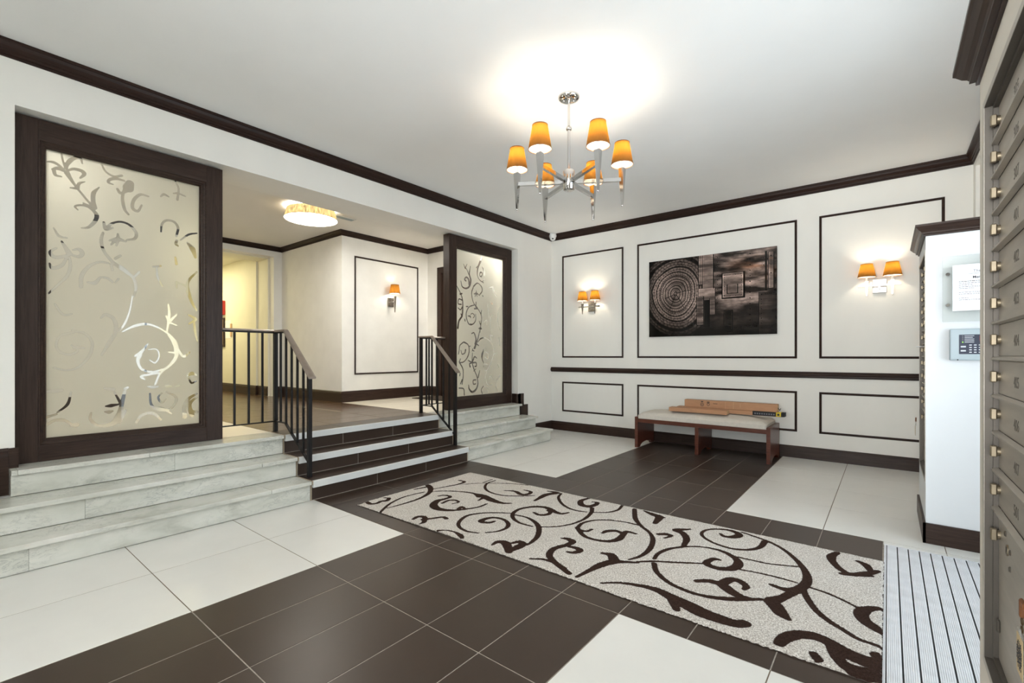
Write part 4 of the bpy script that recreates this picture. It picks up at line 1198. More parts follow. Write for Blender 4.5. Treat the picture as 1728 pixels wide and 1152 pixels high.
def sconce_pair(xc, label):
    y = YB
    root = thing('wall_sconce', label, 'wall lamp', (xc, y, 1.92), SG)
    yl = y - 0.10
    MB().bbox(xc - 0.060, xc + 0.060, y - 0.020, y, 1.855, 2.000, 0.003).build('back_plate', 'nickel', root)
    for z in (1.895, 1.965):
        MB().tube((xc, y - 0.02, z), (xc, y - 0.030, z), 0.009, 0.006, n=10).build('plate_knob', 'chrome', root)
    MB().bbox(xc - 0.18, xc + 0.18, yl - 0.006, yl + 0.006, 1.914, 1.932, 0.002).build('cross_bar', 'chrome', root)
    MB().beam((xc, y - 0.015, 1.923), (xc, yl, 1.923), 0.016, 0.014).build('bracket', 'chrome', root)
    for s in (-1, 1):
        x = xc + s * 0.106
        yy = yl - 0.014
        spike(root, x, yy, 1.972, 1.822, 0.030, 'nickel')
        MB().tube((x, yy, 1.972), (x, yy, 2.072), 0.009, n=10).build('candle_sleeve', 'white_plastic', root)
        bulb(root, (x, yy, 2.095), 'bulb_sconce')
        shade(root, (x, yy, 2.018), 0.079, 0.053, 0.134)


sconce_pair(-3.513, 'twin-shade amber wall sconce in the narrow panel beside the corner')
sconce_pair(-0.070, 'twin-shade amber wall sconce close to the mailbox pillar')

xs, ys = XS2, 4.722
root = thing('wall_sconce', 'single amber-shaded wall sconce inside the framed panel of the upper hall', 'wall lamp', (xs, ys, 2.05))
MB().bbox(xs, xs + 0.020, ys - 0.055, ys + 0.055, 1.98, 2.125, 0.003).build('back_plate', 'nickel', root)
for z in (2.02, 2.09):
    MB().tube((xs + 0.02, ys, z), (xs + 0.030, ys, z), 0.009, 0.006, n=10).build('plate_knob', 'chrome', root)
MB().beam((xs + 0.015, ys, 2.055), (xs + 0.115, ys, 2.055), 0.020, 0.014).build('bracket', 'chrome', root)
spike(root, xs + 0.105, ys + 0.012, 2.145, 1.895, 0.036, 'nickel')
MB().tube((xs + 0.105, ys + 0.012, 2.145), (xs + 0.105, ys + 0.012, 2.20), 0.009, n=10).build('candle_sleeve', 'white_plastic', root)
bulb(root, (xs + 0.105, ys + 0.012, 2.23), 'bulb_hall')
shade(root, (xs + 0.105, ys + 0.012, 2.190), 0.086, 0.064, 0.140)


def drum(x, y, label):
    root = thing('ceiling_drum_lamp', label, 'ceiling lamp', (x, y, ZHC))
    zb, zt = 2.900, 3.022
    MB().lathe((x, y, 0), [(0.312, zb), (0.305, zb + 0.03), (0.282, zt)], 40).build('drum_shade', 'drum', root, keep_normals=True)
    MB().lathe((x, y, zb + 0.006), [(0.001, 0), (0.308, 0), (0.308, 0.004), (0.001, 0.004)], 40).build('diffuser', 'diffuser', root)
    MB().lathe((x, y, zt), [(0.001, -0.004), (0.080, -0.004), (0.09, 0.004), (0.10, 0.028), (0.001, 0.028)], 40).build('ceiling_plate', 'white_plastic', root)


drum(-5.684, 3.034, 'round gold-strand drum lamp under the hall ceiling, in the gap between the two screens')
drum(-5.15, 0.30, 'round gold-strand drum lamp under the hall ceiling behind the wide etched screen')
drum(-5.02, 5.20, 'round gold-strand drum lamp under the hall ceiling behind the narrower etched screen')
light('corridor_light', 'AREA', (-10.2, 2.75, 2.93), CORR_W, (1.0, 0.90, 0.55), 1.6, 0.5)

# ------------------------------------------------------------------ bench and boxes
BX0, BX1, BY0, BY1 = -2.566, -1.000, 5.750, 6.290
bench = thing('bench', 'dark wood bench with a pale upholstered seat against the panelled wall', 'bench', ((BX0 + BX1) / 2, 6.02, 0))


def side_poly(zt):
    # side panel outline in (y, z) with an arched cut-out at the foot
    p = [(BY0, 0), (BY0, zt), (BY1, zt), (BY1, 0), (BY1 - 0.075, 0)]
    for i in range(1, 8):
        t = math.pi * i / 8
        yc, r = (BY0 + BY1) / 2, (BY1 - BY0) / 2 - 0.075
        p.append((yc + r * math.cos(t), 0.055 * math.sin(t)))
    p.append((BY0 + 0.075, 0))
    return p


MB().prism(side_poly(0.396), 0, BX0, BX0 + 0.040).build('side_panel', 'bench_wood', bench)
MB().prism(side_poly(0.396), 0, BX1 - 0.040, BX1).build('side_panel', 'bench_wood', bench)
MB().prism(side_poly(0.330), 0, -1.805, -1.763).build('middle_panel', 'bench_wood', bench)
MB().bbox(BX0 + 0.040, BX1 - 0.040, BY0 + 0.004, BY0 + 0.026, 0.326, 0.374, 0.002).build('front_apron', 'bench_wood', bench)
MB().bbox(BX0 + 0.040, BX1 - 0.040, BY1 - 0.026, BY1 - 0.004, 0.326, 0.374, 0.002).build('rear_apron', 'bench_wood', bench)
MB().bbox(BX0 + 0.040, BX1 - 0.040, BY0 + 0.026, BY1 - 0.026, 0.340, 0.358, 0.002).build('seat_board', 'bench_wood', bench)
# crowned cushion
nx, ny = 40, 16
X = np.linspace(BX0 + 0.043, BX1 - 0.043, nx)
Yc = np.linspace(BY0 + 0.008, BY1 - 0.004, ny)
U, V = np.meshgrid(X, Yc)
du = np.minimum(U - X[0], X[-1] - U)
dv = np.minimum(V - Yc[0], Yc[-1] - V)
ed = np.clip(np.minimum(du, dv) / 0.045, 0, 1)
Zt = 0.422 + 0.030 * np.sqrt(1 - (1 - ed) ** 2) + 0.040 * (1 - ((U - X.mean()) / (X[-1] - X.mean())) ** 2 * 0.55 - ((V - Yc.mean()) / (Yc[-1] - Yc.mean())) ** 2 * 0.45) * np.clip(np.minimum(du, dv) / 0.2, 0, 1)
Zt += 0.0015 * np.sin(U * 23) * np.sin(V * 31)
b = MB()
P = [(u, v, z) for u, v, z in zip(U.ravel(), V.ravel(), Zt.ravel())]
b.add(P, [tuple(q) for q in grid_faces(nx, ny)], True)
ring = [(X[i], Yc[0], 0) for i in range(nx)] + [(X[-1], Yc[j], 0) for j in range(1, ny)] + [(X[i], Yc[-1], 0) for i in range(nx - 2, -1, -1)] + [(X[0], Yc[j], 0) for j in range(ny - 2, 0, -1)]
nr = len(ring)
b.add([(x, y, 0.422) for x, y, z in ring] + [(x, y, 0.376) for x, y, z in ring], [(i, (i + 1) % nr, nr + (i + 1) % nr, nr + i) for i in range(nr)], True)
b.add([(x, y, 0.376) for x, y, z in ring], [tuple(range(nr))])
cush = b.build('seat_cushion', 'cushion', bench)
cush['label'] = 'beige woven seat cushion'
MB().tube((-1.80, BY0 + 0.007, 0.378), (-1.80, BY0 + 0.007, 0.422), 0.0016, n=6).build('seam', 'cushion', cush)

# three long cartons lying on the seat
CZ = 0.504


def carton(name, label, x0, x1, y0, y1, z0, z1, end='card_pale'):
    root = thing(name, label, 'box', ((x0 + x1) / 2, (y0 + y1) / 2, z0), 'cartons on the bench')
    MB().bbox(x0, x1, y0, y1, z0, z1, 0.002, 1).build('carton_body', 'card', root)
    MB().bbox(x1 - 0.001, x1 + 0.002, y0 + 0.003, y1 - 0.003, z0 + 0.003, z1 - 0.003, 0.0008, 1).build('end_flap', end, root)
    MB().box(x0 + 0.002, x1 - 0.004, (y0 + y1) / 2 - 0.0008, (y0 + y1) / 2 + 0.0008, z1 - 0.0002, z1 + 0.0004).build('flap_seam', 'dark_print', root)
    return root


carton('carton', 'narrow brown carton at the front edge of the bench seat', -2.155, -1.475, 5.845, 5.965, CZ - 0.012, CZ + 0.036)
c2 = carton('carton', 'slim brown carton with a black and yellow labelled end, under the tallest carton', -2.10, -0.915, 5.985, 6.085, CZ - 0.006, CZ + 0.040)
y0 = 5.985
lab = MB().box(-1.225, -0.9, y0 - 0.0015, y0 + 0.0995, CZ - 0.004, CZ + 0.0415).build('black_label', 'black', c2)
MB().box(-0.985, -0.935, y0 - 0.0025, y0 + 0.0990, CZ - 0.003, CZ + 0.0425).build('yellow_band', 'yellow', lab)
for k in range(9):
    x = -1.205 + 0.024 * k
    MB().box(x, x + 0.014, y0 - 0.0025, y0 - 0.0010, CZ + 0.010, CZ + 0.026).build('label_print', 'ink_grey', lab)
MB().box(-0.972, -0.950, y0 - 0.0032, y0 - 0.0020, CZ + 0.008, CZ + 0.030).build('label_print', 'dark_print', lab)
AZ = CZ + 0.0428
c3 = carton('carton', 'tallest and longest brown carton on the bench, with printed round symbols', -2.010, -0.975, 6.000, 6.095, AZ, AZ + 0.088)
yf = 5.9995


def ring_mark(x, z, r0, r1, parent, n=20):
    vs_ = []
    for rr in (r0, r1):
        for i in range(n):
            t = 2 * math.pi * i / n
            vs_.append((x + rr * math.cos(t), yf - 0.0006, z + rr * math.sin(t)))
    MB().add(vs_, [(i, (i + 1) % n, n + (i + 1) % n, n + i) for i in range(n)]).build('printed_symbol', 'dark_print', parent)


ring_mark(-1.795, AZ + 0.036, 0.0175, 0.022, c3)
ring_mark(-1.795, AZ + 0.036, 0.007, 0.012, c3)
ring_mark(-1.722, AZ + 0.040, 0.012, 0.017, c3)
for x, z, w, h in ((-1.795, AZ + 0.071, 0.026, 0.012), (-1.722, AZ + 0.070, 0.030, 0.010), (-1.722, AZ + 0.058, 0.034, 0.004), (-1.64, AZ + 0.055, 0.05, 0.006), (-1.36, AZ + 0.05, 0.0025, 0.05), (-1.525, AZ + 0.045, 0.002, 0.085), (-1.435, AZ + 0.045, 0.002, 0.085)):
    MB().box(x - w / 2, x + w / 2, yf - 0.0012, yf + 0.0004, z - h / 2, z + h / 2).build('printed_mark', 'dark_print' if w > 0.003 else 'card_pale', c3)
MB().tube((-0.974, 6.03, AZ + 0.05), (-0.955, 6.035, AZ + 0.02), 0.004, 0.003, n=6).tube((-0.955, 6.035, AZ + 0.02), (-0.945, 6.04, AZ + 0.045), 0.003, n=6).build('strap_end', 'black', c3)

# ------------------------------------------------------------------ rug
rx0, rx1, ry0, ry1 = -3.290, -0.018, 2.140, 3.430
st = 0.009
nu, nv = int((rx1 - rx0) / st), int((ry1 - ry0) / st)
us, vv = np.linspace(rx0, rx1, nu), np.linspace(ry0, ry1, nv)
U, V = np.meshgrid(us, vv)
D = stroke_sdf(U, V, [([q * 1.22 + 1 for q in w_], p_) for w_, p_ in RUGS])
Z = 0.0125 - 0.0035 * np.clip(0.5 - D / 0.010, 0, 1) + rng.normal(0, 0.0006, U.shape)
jit = 0.004
Ux, Vx = U.copy(), V.copy()
Vx[0] += rng.uniform(-jit, jit, nu) + 0.012 * np.sin(us * 2.1) * 0.6
Vx[-1] += rng.uniform(-jit, jit, nu) + 0.012 * np.sin(us * 1.7 + 1)
Ux[:, -1] += rng.uniform(-jit, jit, nv)
Z[0] = Z[-1] = 0.004
Z[:, 0] = Z[:, -1] = 0.004
cx, cy = (rx0 + rx1) / 2, (ry0 + ry1) / 2
P = np.stack([Ux.ravel() - cx, Vx.ravel() - cy, Z.ravel()], 1)
me = fast_mesh('rug', P, grid_faces(nu, nv), [M['rug']], None, True)
at = me.attributes.new('sdf', 'FLOAT', 'POINT')
at.data.foreach_set('value', D.ravel().astype(np.float32))
rug_root = thing('rug', 'pale tufted runner rug with dark brown scrolling vines on the floor', 'rug', (cx, cy, 0.0))
o = bpy.data.objects.new('pile', me)
COL.objects.link(o)
o.parent = rug_root
b = MB().box(rx0 - 0.002, rx1 + 0.002, ry0 - 0.004, ry1 + 0.004, 0.0003, 0.0045)
b.build('backing', 'rug_edge', rug_root)

# ------------------------------------------------------------------ entrance mat
mat_root = thing('entrance_mat', 'ribbed aluminium entrance mat sunk in the floor beside the rug', 'mat', (0.31, 2.33, 0.0))
MX0, MX1, MY0, MY1 = -0.018, 0.643, 0.90, 3.768
MB().box(MX0, MX1, MY0, MY1, -0.0011, 0.0006).build('mat_base', 'black', mat_root)
MB().box(MX0, MX0 + 0.005, MY0, MY1, 0, 0.0045).box(MX0, MX1, MY1 - 0.004, MY1, 0, 0.0045).build('mat_edge', 'aluminium', mat_root)
MB().box(MX0 + 0.006, MX0 + 0.010, MY0, MY1 - 0.004, 0, 0.0035).build('mat_slat', 'aluminium', mat_root)
PIT = 0.0513
slat_me = None
x = MX0 + 0.014
while x + 0.045 < MX1:
    if slat_me is None:
        prof = []
        n = 7
        w = 0.0455
        for i in range(n):
            a = w * i / n
            prof += [(a, 0.0056), (a + w / n * 0.60, 0.0056), (a + w / n * 0.66, 0.0020), (a + w / n * 0.96, 0.0020)]
        prof = [(0, 0.0008)] + prof + [(w, 0.0020), (w, 0.0008)]
        mb = MB().prism([(a - w / 2, z) for a, z in prof], 1, -(MY1 - 0.005 - MY0) / 2, (MY1 - 0.005 - MY0) / 2)
        slat_me = mb.mesh('mat_slat', [M['aluminium']], (0, 0, 0))
    o = bpy.data.objects.new('mat_slat', slat_me)
    COL.objects.link(o)
    place(o, (x + 0.0228, (MY0 + MY1 - 0.005) / 2, 0), mat_root)
    x += PIT

# ------------------------------------------------------------------ art print on the panelled wall
AX0, AX1, AZ0, AZ1 = -2.601, -1.027, 1.446, 2.489


def art_colours(nu, nv):
    u, v = np.meshgrid(np.linspace(0, 1, nu), np.linspace(0, 1, nv))
    asp = 1.574 / 1.043

    def vnoise(su, sv, seed, oct_=4):
        r = np.random.default_rng(seed)
        out = np.zeros_like(u)
        amp = tot = 0
        a = 1.0
        for o_ in range(oct_):
            gu, gv = int(su * 2 ** o_) + 2, int(sv * 2 ** o_) + 2
            g = r.random((gv + 1, gu + 1))
            x, y = u * (gu - 1), v * (gv - 1)
            i, j = x.astype(int), y.astype(int)
            fx, fy = x - i, y - j
            fx, fy = fx * fx * (3 - 2 * fx), fy * fy * (3 - 2 * fy)
            val = (g[j, i] * (1 - fx) + g[j, i + 1] * fx) * (1 - fy) + (g[j + 1, i] * (1 - fx) + g[j + 1, i + 1] * fx) * fy
            out += a * val
            tot += a
            a *= 0.55
        return out / tot

    sm = lambda x, a, b: np.clip((x - a) / (b - a), 0, 1)
    n1, n2, n3 = vnoise(5, 14, 1), vnoise(40, 40, 2, 3), vnoise(3, 22, 3)
    # weathered metal ground, dark towards the bottom
    L = 0.10 + 0.42 * sm(n1, 0.35, 0.72) * (1 - 0.85 * sm(v, 0.55, 0.75)) * sm(u, 0.40, 0.60)
    L *= 0.75 + 0.5 * n2
    # sawn log end: rings round (0.235, 0.45)
    du, dv = (u - 0.235) * asp / 0.98, (v - 0.45) / 1.12
    wob = 0.018 * (n1 - 0.5) + 0.010 * (vnoise(9, 9, 5) - 0.5)
    ang = np.arctan2(dv, du)
    r = np.hypot(du, dv) * (1 + 0.03 * np.sin(3 * ang + 1)) + wob
    ring = 0.5 + 0.5 * np.sin(2 * math.pi * (r ** 0.85) * 34 + 2.5 * n1)
    big = 0.5 + 0.5 * np.sin(2 * math.pi * r * (23 + 4 * np.sin(r * 9)) + 1.0)
    cracks = 0.5 + 0.5 * np.sin(ang * 46 + 5 * n2 + 9 * np.floor(r * 30))
    log_ = 0.50 * (0.50 + 0.50 * sm(ring, 0.05, 0.40)) * (0.34 + 0.66 * sm(big, 0.03, 0.34)) * (0.72 + 0.5 * n2) * (0.62 + 0.38 * sm(cracks, 0.02, 0.30))
    log_ *= 1.0 - 0.55 * sm(r, 0.28, 0.50)
    log_ *= 0.85 + 0.15 * np.cos(ang * 2 - 0.6)
    for a0, wd, r1 in ((-0.25, 0.028, 0.2), (2.75, 0.03, 0.15), (1.9, 0.02, 0.24), (0.9, 0.02, 0.2)):
        log_ = np.where((np.abs(np.angle(np.exp(1j * (ang - a0 - 0.5 * r)))) * r < 0.0035) & (r < r1), 0.05, log_)
    inside = (r < 0.50) & (u < 0.445)
    L = np.where(inside, log_, np.where(u < 0.43, 0.035 + 0.02 * n2, L))

    def plate(u0, u1, v0, v1, lum, dark_right=True, edge=0.006):
        nonlocal L
        m = (u > u0) & (u < u1) & (v > v0) & (v < v1)
        L = np.where(m, lum * (0.55 + 0.6 * sm(n3, 0.3, 0.7)) * (0.8 + 0.4 * n2), L)
        e = np.minimum(np.minimum(u - u0, u1 - u) * asp, np.minimum(v - v0, v1 - v))
        L = np.where(m & (e < edge * 0.8), L * 1.35 + 0.03, L)
        out = (u > u0 - edge) & (u < u1 + edge * 1.4) & (v > v0 - edge) & (v < v1 + edge * 1.6) & ~m
        L = np.where(out, 0.03, L)

    def rivets(pts, rad=0.0075):
        nonlocal L
        for a, b_ in pts:
            d = np.hypot((u - a) * asp, v - b_)
            L = np.where(d < rad, 0.05, np.where(d < rad * 1.7, L * 1.25, L))

    plate(0.43, 0.455, -0.1, 0.36, 0.36)
    plate(0.462, 0.538, -0.1, 0.42, 0.36)
    plate(0.425, 0.552, 0.415, 0.56, 0.40)
    plate(0.518, 0.552, 0.545, 0.74, 0.36)
    plate(0.414, 0.462, 0.515, 0.86, 0.32)
    plate(0.615, 0.765, 0.255, 0.545, 0.42, edge=0.010)
    plate(0.652, 0.722, 0.395, 0.495, 0.34)
    plate(0.945, 0.975, 0.06, 0.47, 0.46)
    plate(0.880, 1.05, 0.515, 1.05, 0.20)
    plate(0.626, 0.684, 0.70, 0.95, 0.09)
    L = np.where((u > 0.475) & (u < 0.515) & (v > 0.56) & (v < 0.9), 0.02, L)
    L = np.where((u > 0.918) & (u < 0.935) & (v > 0.04) & (v < 0.5), 0.06, L)
    rivets([(0.546, 0.02 + 0.05 * k) for k in range(9)] + [(0.575, 0.05 + 0.055 * k) for k in range(12)], 0.007)
    rivets([(0.815, 0.05 + 0.065 * k) for k in range(14)], 0.0085)
    rivets([(0.457, 0.535 + 0.042 * k) for k in range(8)], 0.006)
    rivets([(0.63 + 0.04 * k, 0.275) for k in range(4)] + [(0.63 + 0.04 * k, 0.528) for k in range(4)] + [(0.628, 0.3 + 0.055 * k) for k in range(5)] + [(0.755, 0.3 + 0.055 * k) for k in range(5)], 0.006)
    rivets([(0.895, 0.54 + 0.055 * k) for k in range(8)] + [(0.92 + 0.03 * k, 0.53) for k in range(3)] + [(0.91, 0.12), (0.91, 0.2), (0.96, 0.1), (0.96, 0.2), (0.96, 0.3)], 0.0075)
    L *= 0.45 + 0.55 * sm(np.minimum(u, 1 - u) * asp, 0, 0.10)
    L *= 1 - 0.6 * sm(v, 0.8, 1.0)
    L = np.clip(L, 0.012, 1)
    warm = np.stack([L * 1.06, L * 0.92, L * 0.86], -1)
    rust = np.exp(-((v - 0.17) / 0.06) ** 2) * sm(u, 0.58, 0.8) * sm(n3, 0.4, 0.6)
    warm *= 1 - rust[..., None] * np.array([0.25, 0.42, 0.55])
    return np.clip(warm * 1.35, 0, 1) ** 2.1


nu, nv = 340, 226
art = art_colours(nu, nv)
us, vv = np.linspace(AX0, AX1, nu), np.linspace(AZ1, AZ0, nv)
U, V = np.meshgrid(us, vv)
cx, cz = (AX0 + AX1) / 2, (AZ0 + AZ1) / 2
yf_, yb_ = YB - 0.034, YB - 0.022
cy = (yf_ + yb_) / 2
P = np.stack([U.ravel() - cx, np.full(U.size, yf_ - cy), V.ravel() - cz], 1)
n = len(P)
hx, hz = (AX1 - AX0) / 2, (AZ1 - AZ0) / 2
P = np.vstack([P, [[a * hx, y, c * hz] for y in (yf_ - cy, yb_ - cy) for a, c in ((-1, -1), (1, -1), (1, 1), (-1, 1))]])
Q = np.vstack([grid_faces(nu, nv), [[n + 4, n + 5, n + 6, n + 7]], [[n + i, n + (i + 1) % 4, n + 4 + (i + 1) % 4, n + 4 + i] for i in range(4)]])
mi = np.zeros(len(Q), int)
mi[-5:] = 1
me = fast_mesh('print_panel', P, Q, [M['art'], M['black']], mi)
ca = me.color_attributes.new('art', 'FLOAT_COLOR', 'POINT')
full = np.ones((len(P), 4), np.float32)
full[:n, :3] = art.reshape(-1, 3)
ca.data.foreach_set('color', full.ravel())
pic = thing('art_print', 'large glossy art print of log rings and riveted metal above the bench', 'picture', (cx, YB, cz))
o = bpy.data.objects.new('print_panel', me)
COL.objects.link(o)
place(o, (cx, cy, cz), pic)
MB().box(cx - 0.55, cx + 0.55, YB - 0.022, YB, cz - 0.03, cz + 0.03).build('hanging_rail', 'black', pic)

# ------------------------------------------------------------------ mailboxes
ROWS = [1.840, 1.738, 1.649, 1.555, 1.462, 1.368, 1.274, 1.182, 1.086, 0.992, 0.896, 0.798]


def mailboxes(label, xw, y_lo, y_hi, cols, numbers):
    # recess in a wall facing -x: rim, frame steps, doors, dividing bars; the latch column is on the high-y side of each door
    root = thing('mailbox_unit', label, 'mailboxes', (xw, (y_lo + y_hi) / 2, 0.40), 'mailbox units')
    z0, z1 = 0.40, 1.84
    p = [(xw, y_lo, z0), (xw, y_hi, z0), (xw, y_hi, z1), (xw, y_lo, z1)]
    prof = [(-0.014, 0.0), (-0.014, 0.0025), (0.001, 0.0025), (0.001, -0.013), (0.010, -0.013), (0.010, -0.026), (-0.002, -0.026)]
    q = MB().sweep(p, [(a, h) for a, h in prof], (-1, 0, 0), closed=True)
    # make sure the steps point inwards
    ys_ = np.array([v[1] for v in q.v])
    prof_in = 1
    if ys_.min() > y_lo - 0.012:
        prof_in = -1
        q = MB().sweep(p, [(-a, h) for a, h in prof], (-1, 0, 0), closed=True)
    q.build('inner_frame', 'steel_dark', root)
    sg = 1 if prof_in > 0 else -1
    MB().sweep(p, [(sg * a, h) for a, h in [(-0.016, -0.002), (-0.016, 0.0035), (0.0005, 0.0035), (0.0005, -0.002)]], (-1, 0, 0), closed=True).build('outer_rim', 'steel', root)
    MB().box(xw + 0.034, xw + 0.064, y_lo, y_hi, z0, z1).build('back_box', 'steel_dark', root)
    xd = xw + 0.022
    a, c = y_lo + 0.010, y_hi - 0.010
    wd = (c - a) / cols
    for zi in ROWS[1:]:
        MB().add([(xd - 0.001, a, zi - 0.006), (xd - 0.001, a, zi + 0.006), (xd - 0.013, a, zi + 0.002), (xd - 0.013, a, zi - 0.003),
                  (xd - 0.001, c, zi - 0.006), (xd - 0.001, c, zi + 0.006), (xd - 0.013, c, zi + 0.002), (xd - 0.013, c, zi - 0.003)],
                 [(0, 1, 2, 3), (7, 6, 5, 4), (0, 4, 5, 1), (1, 5, 6, 2), (2, 6, 7, 3), (3, 7, 4, 0)]).build('divider_bar', 'steel', root)
    for i in range(cols):
        ya, yb2 = a + wd * i, a + wd * (i + 1)
        if i:
            MB().box(xd - 0.004, xd + 0.01, ya - 0.004, ya + 0.004, z0 + 0.01, z1 - 0.01).build('divider_post', 'steel_dark', root)
        for k in range(len(ROWS) - 1):
            zt, zb = ROWS[k] - 0.006 - (0.005 if k == 0 else 0), ROWS[k + 1] + 0.006
            d = MB().bbox(xd, xd + 0.006, ya + 0.008, yb2 - 0.008, zb, zt, 0.0012, 1).build('mailbox_door', 'steel', root)
            zc = (zt + zb) / 2 + 0.002
            yk = yb2 - 0.024
            MB().tube((xd + 0.001, yk, zc), (xd - 0.006, yk, zc), 0.011, n=10).bbox(xd - 0.018, xd - 0.006, yk - 0.007, yk + 0.007, zc - 0.014, zc + 0.014, 0.002, 1).build('latch_knob', 'brass', d)
            if numbers and k < len(numbers[i]):
                text(numbers[i][k], 0.036, (xd - 0.0003, yb2 - 0.218, zc - 0.008), FACE_MX, 'engrave', 'box_number', d, 0.0003)
    zt, zb = ROWS[-1] - 0.008, z0 + 0.012
    d = MB().bbox(xd, xd + 0.006, a + 0.004, c - 0.004, zb, zt, 0.0012, 1).build('lower_panel', 'steel', root)
    yk = c - 0.026
    MB().tube((xd, yk, zt - 0.055), (xd - 0.006, yk, zt - 0.055), 0.011, n=10).bbox(xd - 0.018, xd - 0.006, yk - 0.007, yk + 0.007, zt - 0.070, zt - 0.040, 0.002, 1).build('latch_knob', 'brass', d)
    MB().bbox(xd - 0.006, xd, c - 0.030, c - 0.012, zb + 0.075, zb + 0.105, 0.002, 1).build('hinge_tab', 'steel_dark', d)
    yk = c - 0.125
    MB().tube((xd + 0.001, yk, zt - 0.062), (xd - 0.003, yk, zt - 0.062), 0.013, n=14).build('keyhole_ring', 'brass', d)
    MB().box(xd - 0.0036, xd - 0.0028, yk - 0.0018, yk + 0.0018, zt - 0.070, zt - 0.054).build('keyhole', 'black', d)
    for yy, zz in ((c - 0.155, zt - 0.058), (c - 0.152, zt - 0.098), (c - 0.10, zt - 0.030)):
        MB().lathe((0, 0, 0), [(0.007, 0), (0.006, 0.003), (0.001, 0.004)], 10)
        r = MB()
        n_ = 10
        vs_ = [(xd - h, yy + rr * math.cos(2 * math.pi * i / n_), zz + rr * math.sin(2 * math.pi * i / n_)) for rr, h in ((0.007, 0), (0.0055, 0.003)) for i in range(n_)]
        r.add(vs_, [(i, (i + 1) % n_, n_ + (i + 1) % n_, n_ + i) for i in range(n_)] + [tuple(range(n_, 2 * n_))], True)
        r.build('rivet', 'steel_dark', d)
    return root


mailboxes('brushed metal mailbox unit filling the near wall along the edge of the picture', XN, N0, N1, 2,
          [['205', '206', '207', '301', '302', '303', '304', '305', '306', '307', '308'], ['305', '306', '307', '401', '402', '403', '404', '405', '406', '407', '501']])
mailboxes('narrow brushed metal mailbox unit set into the white pillar below its cornice', XP, U0, U1, 2, None)

# things hanging on the mailbox locks


def key_tag(label, x, y, zt, size, big):
    root = thing('key_tag', label, 'key tag', (x, y, zt))
    s = size
    MB().bbox(x - 0.003, x + 0.003, y - 0.30 * s, y + 0.05 * s, zt - 0.16 * s, zt, 0.002, 1).bbox(x - 0.004, x + 0.004, y - 0.10 * s, y + 0.05 * s, zt - 0.42 * s, zt - 0.02 * s, 0.002, 1).build('strap', 'leather', root)

    def loop(cy_, cz_, r0, w):
        n_ = 18
        pts = [(x, cy_ + r0 * math.cos(2 * math.pi * i / n_), cz_ + r0 * math.sin(2 * math.pi * i / n_)) for i in range(n_)]
        m = MB()
        for i in range(n_):
            m.tube(pts[i], pts[(i + 1) % n_], w, n=6, cap=False)
        m.build('ring', 'clip_metal', root)
    loop(y - 0.03 * s, zt - 0.50 * s, 0.10 * s, 0.012 * s)
    loop(y - 0.02 * s, zt - 0.70 * s, 0.09 * s, 0.012 * s)
    y0_, y1_ = y - 0.50 * s, y + 0.20 * s
    tz1, tz0 = zt - 0.70 * s, zt - 1.75 * s
    t = MB().bbox(x - 0.004, x - 0.0012, y0_, y1_, tz0, tz1, 0.001, 1).build('tag_cover', 'glass', root)
    MB().box(x - 0.0050, x - 0.0041, y0_ + 0.05 * s, y1_ - 0.04 * s, tz0 + 0.05 * s, tz1 - 0.12 * s).build('tag_card', 'tag_card', root)
    if big:
        rr = np.random.default_rng(3)
        for i in range(8):
            yy = y1_ - 0.10 * s - i * 0.065 * s
            zc = (tz0 + tz1) / 2 - 0.03 * s
            h = (0.30, 0.50, 0.62, 0.40, 0.66, 0.52, 0.62, 0.3)[i] * s
            m = MB()
            z = zc - h / 2
            while z < zc + h / 2:
                l = rr.uniform(0.04, 0.12) * s
                m.box(x - 0.0056, x - 0.0049, yy - (0.012 if i % 2 else 0.020) * s, yy + 0.012 * s, z, min(z + l, zc + h / 2))
                z += l + 0.02 * s
            m.build('printed_line', 'dark_print', root)
    return root


M['tag_card'] = simple('buff_card', srgb(196, 172, 132), 0.8, var=0.04)
key_tag('clear key tag with buff printed card on a tan strap, lower mailbox panel', 0.2035, 1.335, 0.716, 0.085, True)
MB_ = None
key_tag('small pale key tag hanging from the mailbox unit in the pillar', 0.160, 4.55, 0.735, 0.075, False)
o = MB().bbox(0.150, 0.2005, 4.10, 4.30, 1.248, 1.2505, 0.001, 1).build('paper_slip', 'paper')
tag(o, 'white paper slip sticking out of the pillar mailboxes', 'paper')
o = MB().box(XP + 0.017, XP + 0.0215, 4.06, 4.16, 1.155, 1.235).build('box_sticker', 'paper')
tag(o, 'white sticker on a mailbox door of the pillar, just below the paper slip', 'sticker')

# ------------------------------------------------------------------ notice and alarm keypad on the pillar face
yn = YP
holder = thing('notice_holder', 'clear acrylic sign holder on chrome standoffs on the white pillar', 'sign holder', (0.42, yn, 1.59))
MB().bbox(0.265, 0.575, yn - 0.028, yn - 0.022, 1.397, 1.800, 0.001, 1).build('acrylic_plate', 'glass', holder)
for x in (0.288, 0.552):
    for z in (1.50, 1.690):
        MB().tube((x, yn, z), (x, yn - 0.022, z), 0.008, n=12).tube((x, yn - 0.028, z), (x, yn - 0.036, z), 0.011, 0.010, n=12).build('standoff', 'chrome', holder)
note = thing('memo_sheet', 'white printed memo sheet in the clear holder above the alarm keypad', 'notice', (0.42, yn - 0.03, 1.60))
MB().box(0.310, 0.526, yn - 0.0305, yn - 0.0295, 1.462, 1.742).build('sheet', 'paper', note)
yt = yn - 0.0312
text('The', 0.022, (0.418, yt, 1.700), FACE_MY, 'ink_grey', 'letterhead', note, 0.0002)
text('APARTMENT HOMES', 0.0085, (0.418, yt, 1.684), FACE_MY, 'ink_grey', 'letterhead', note, 0.0002)
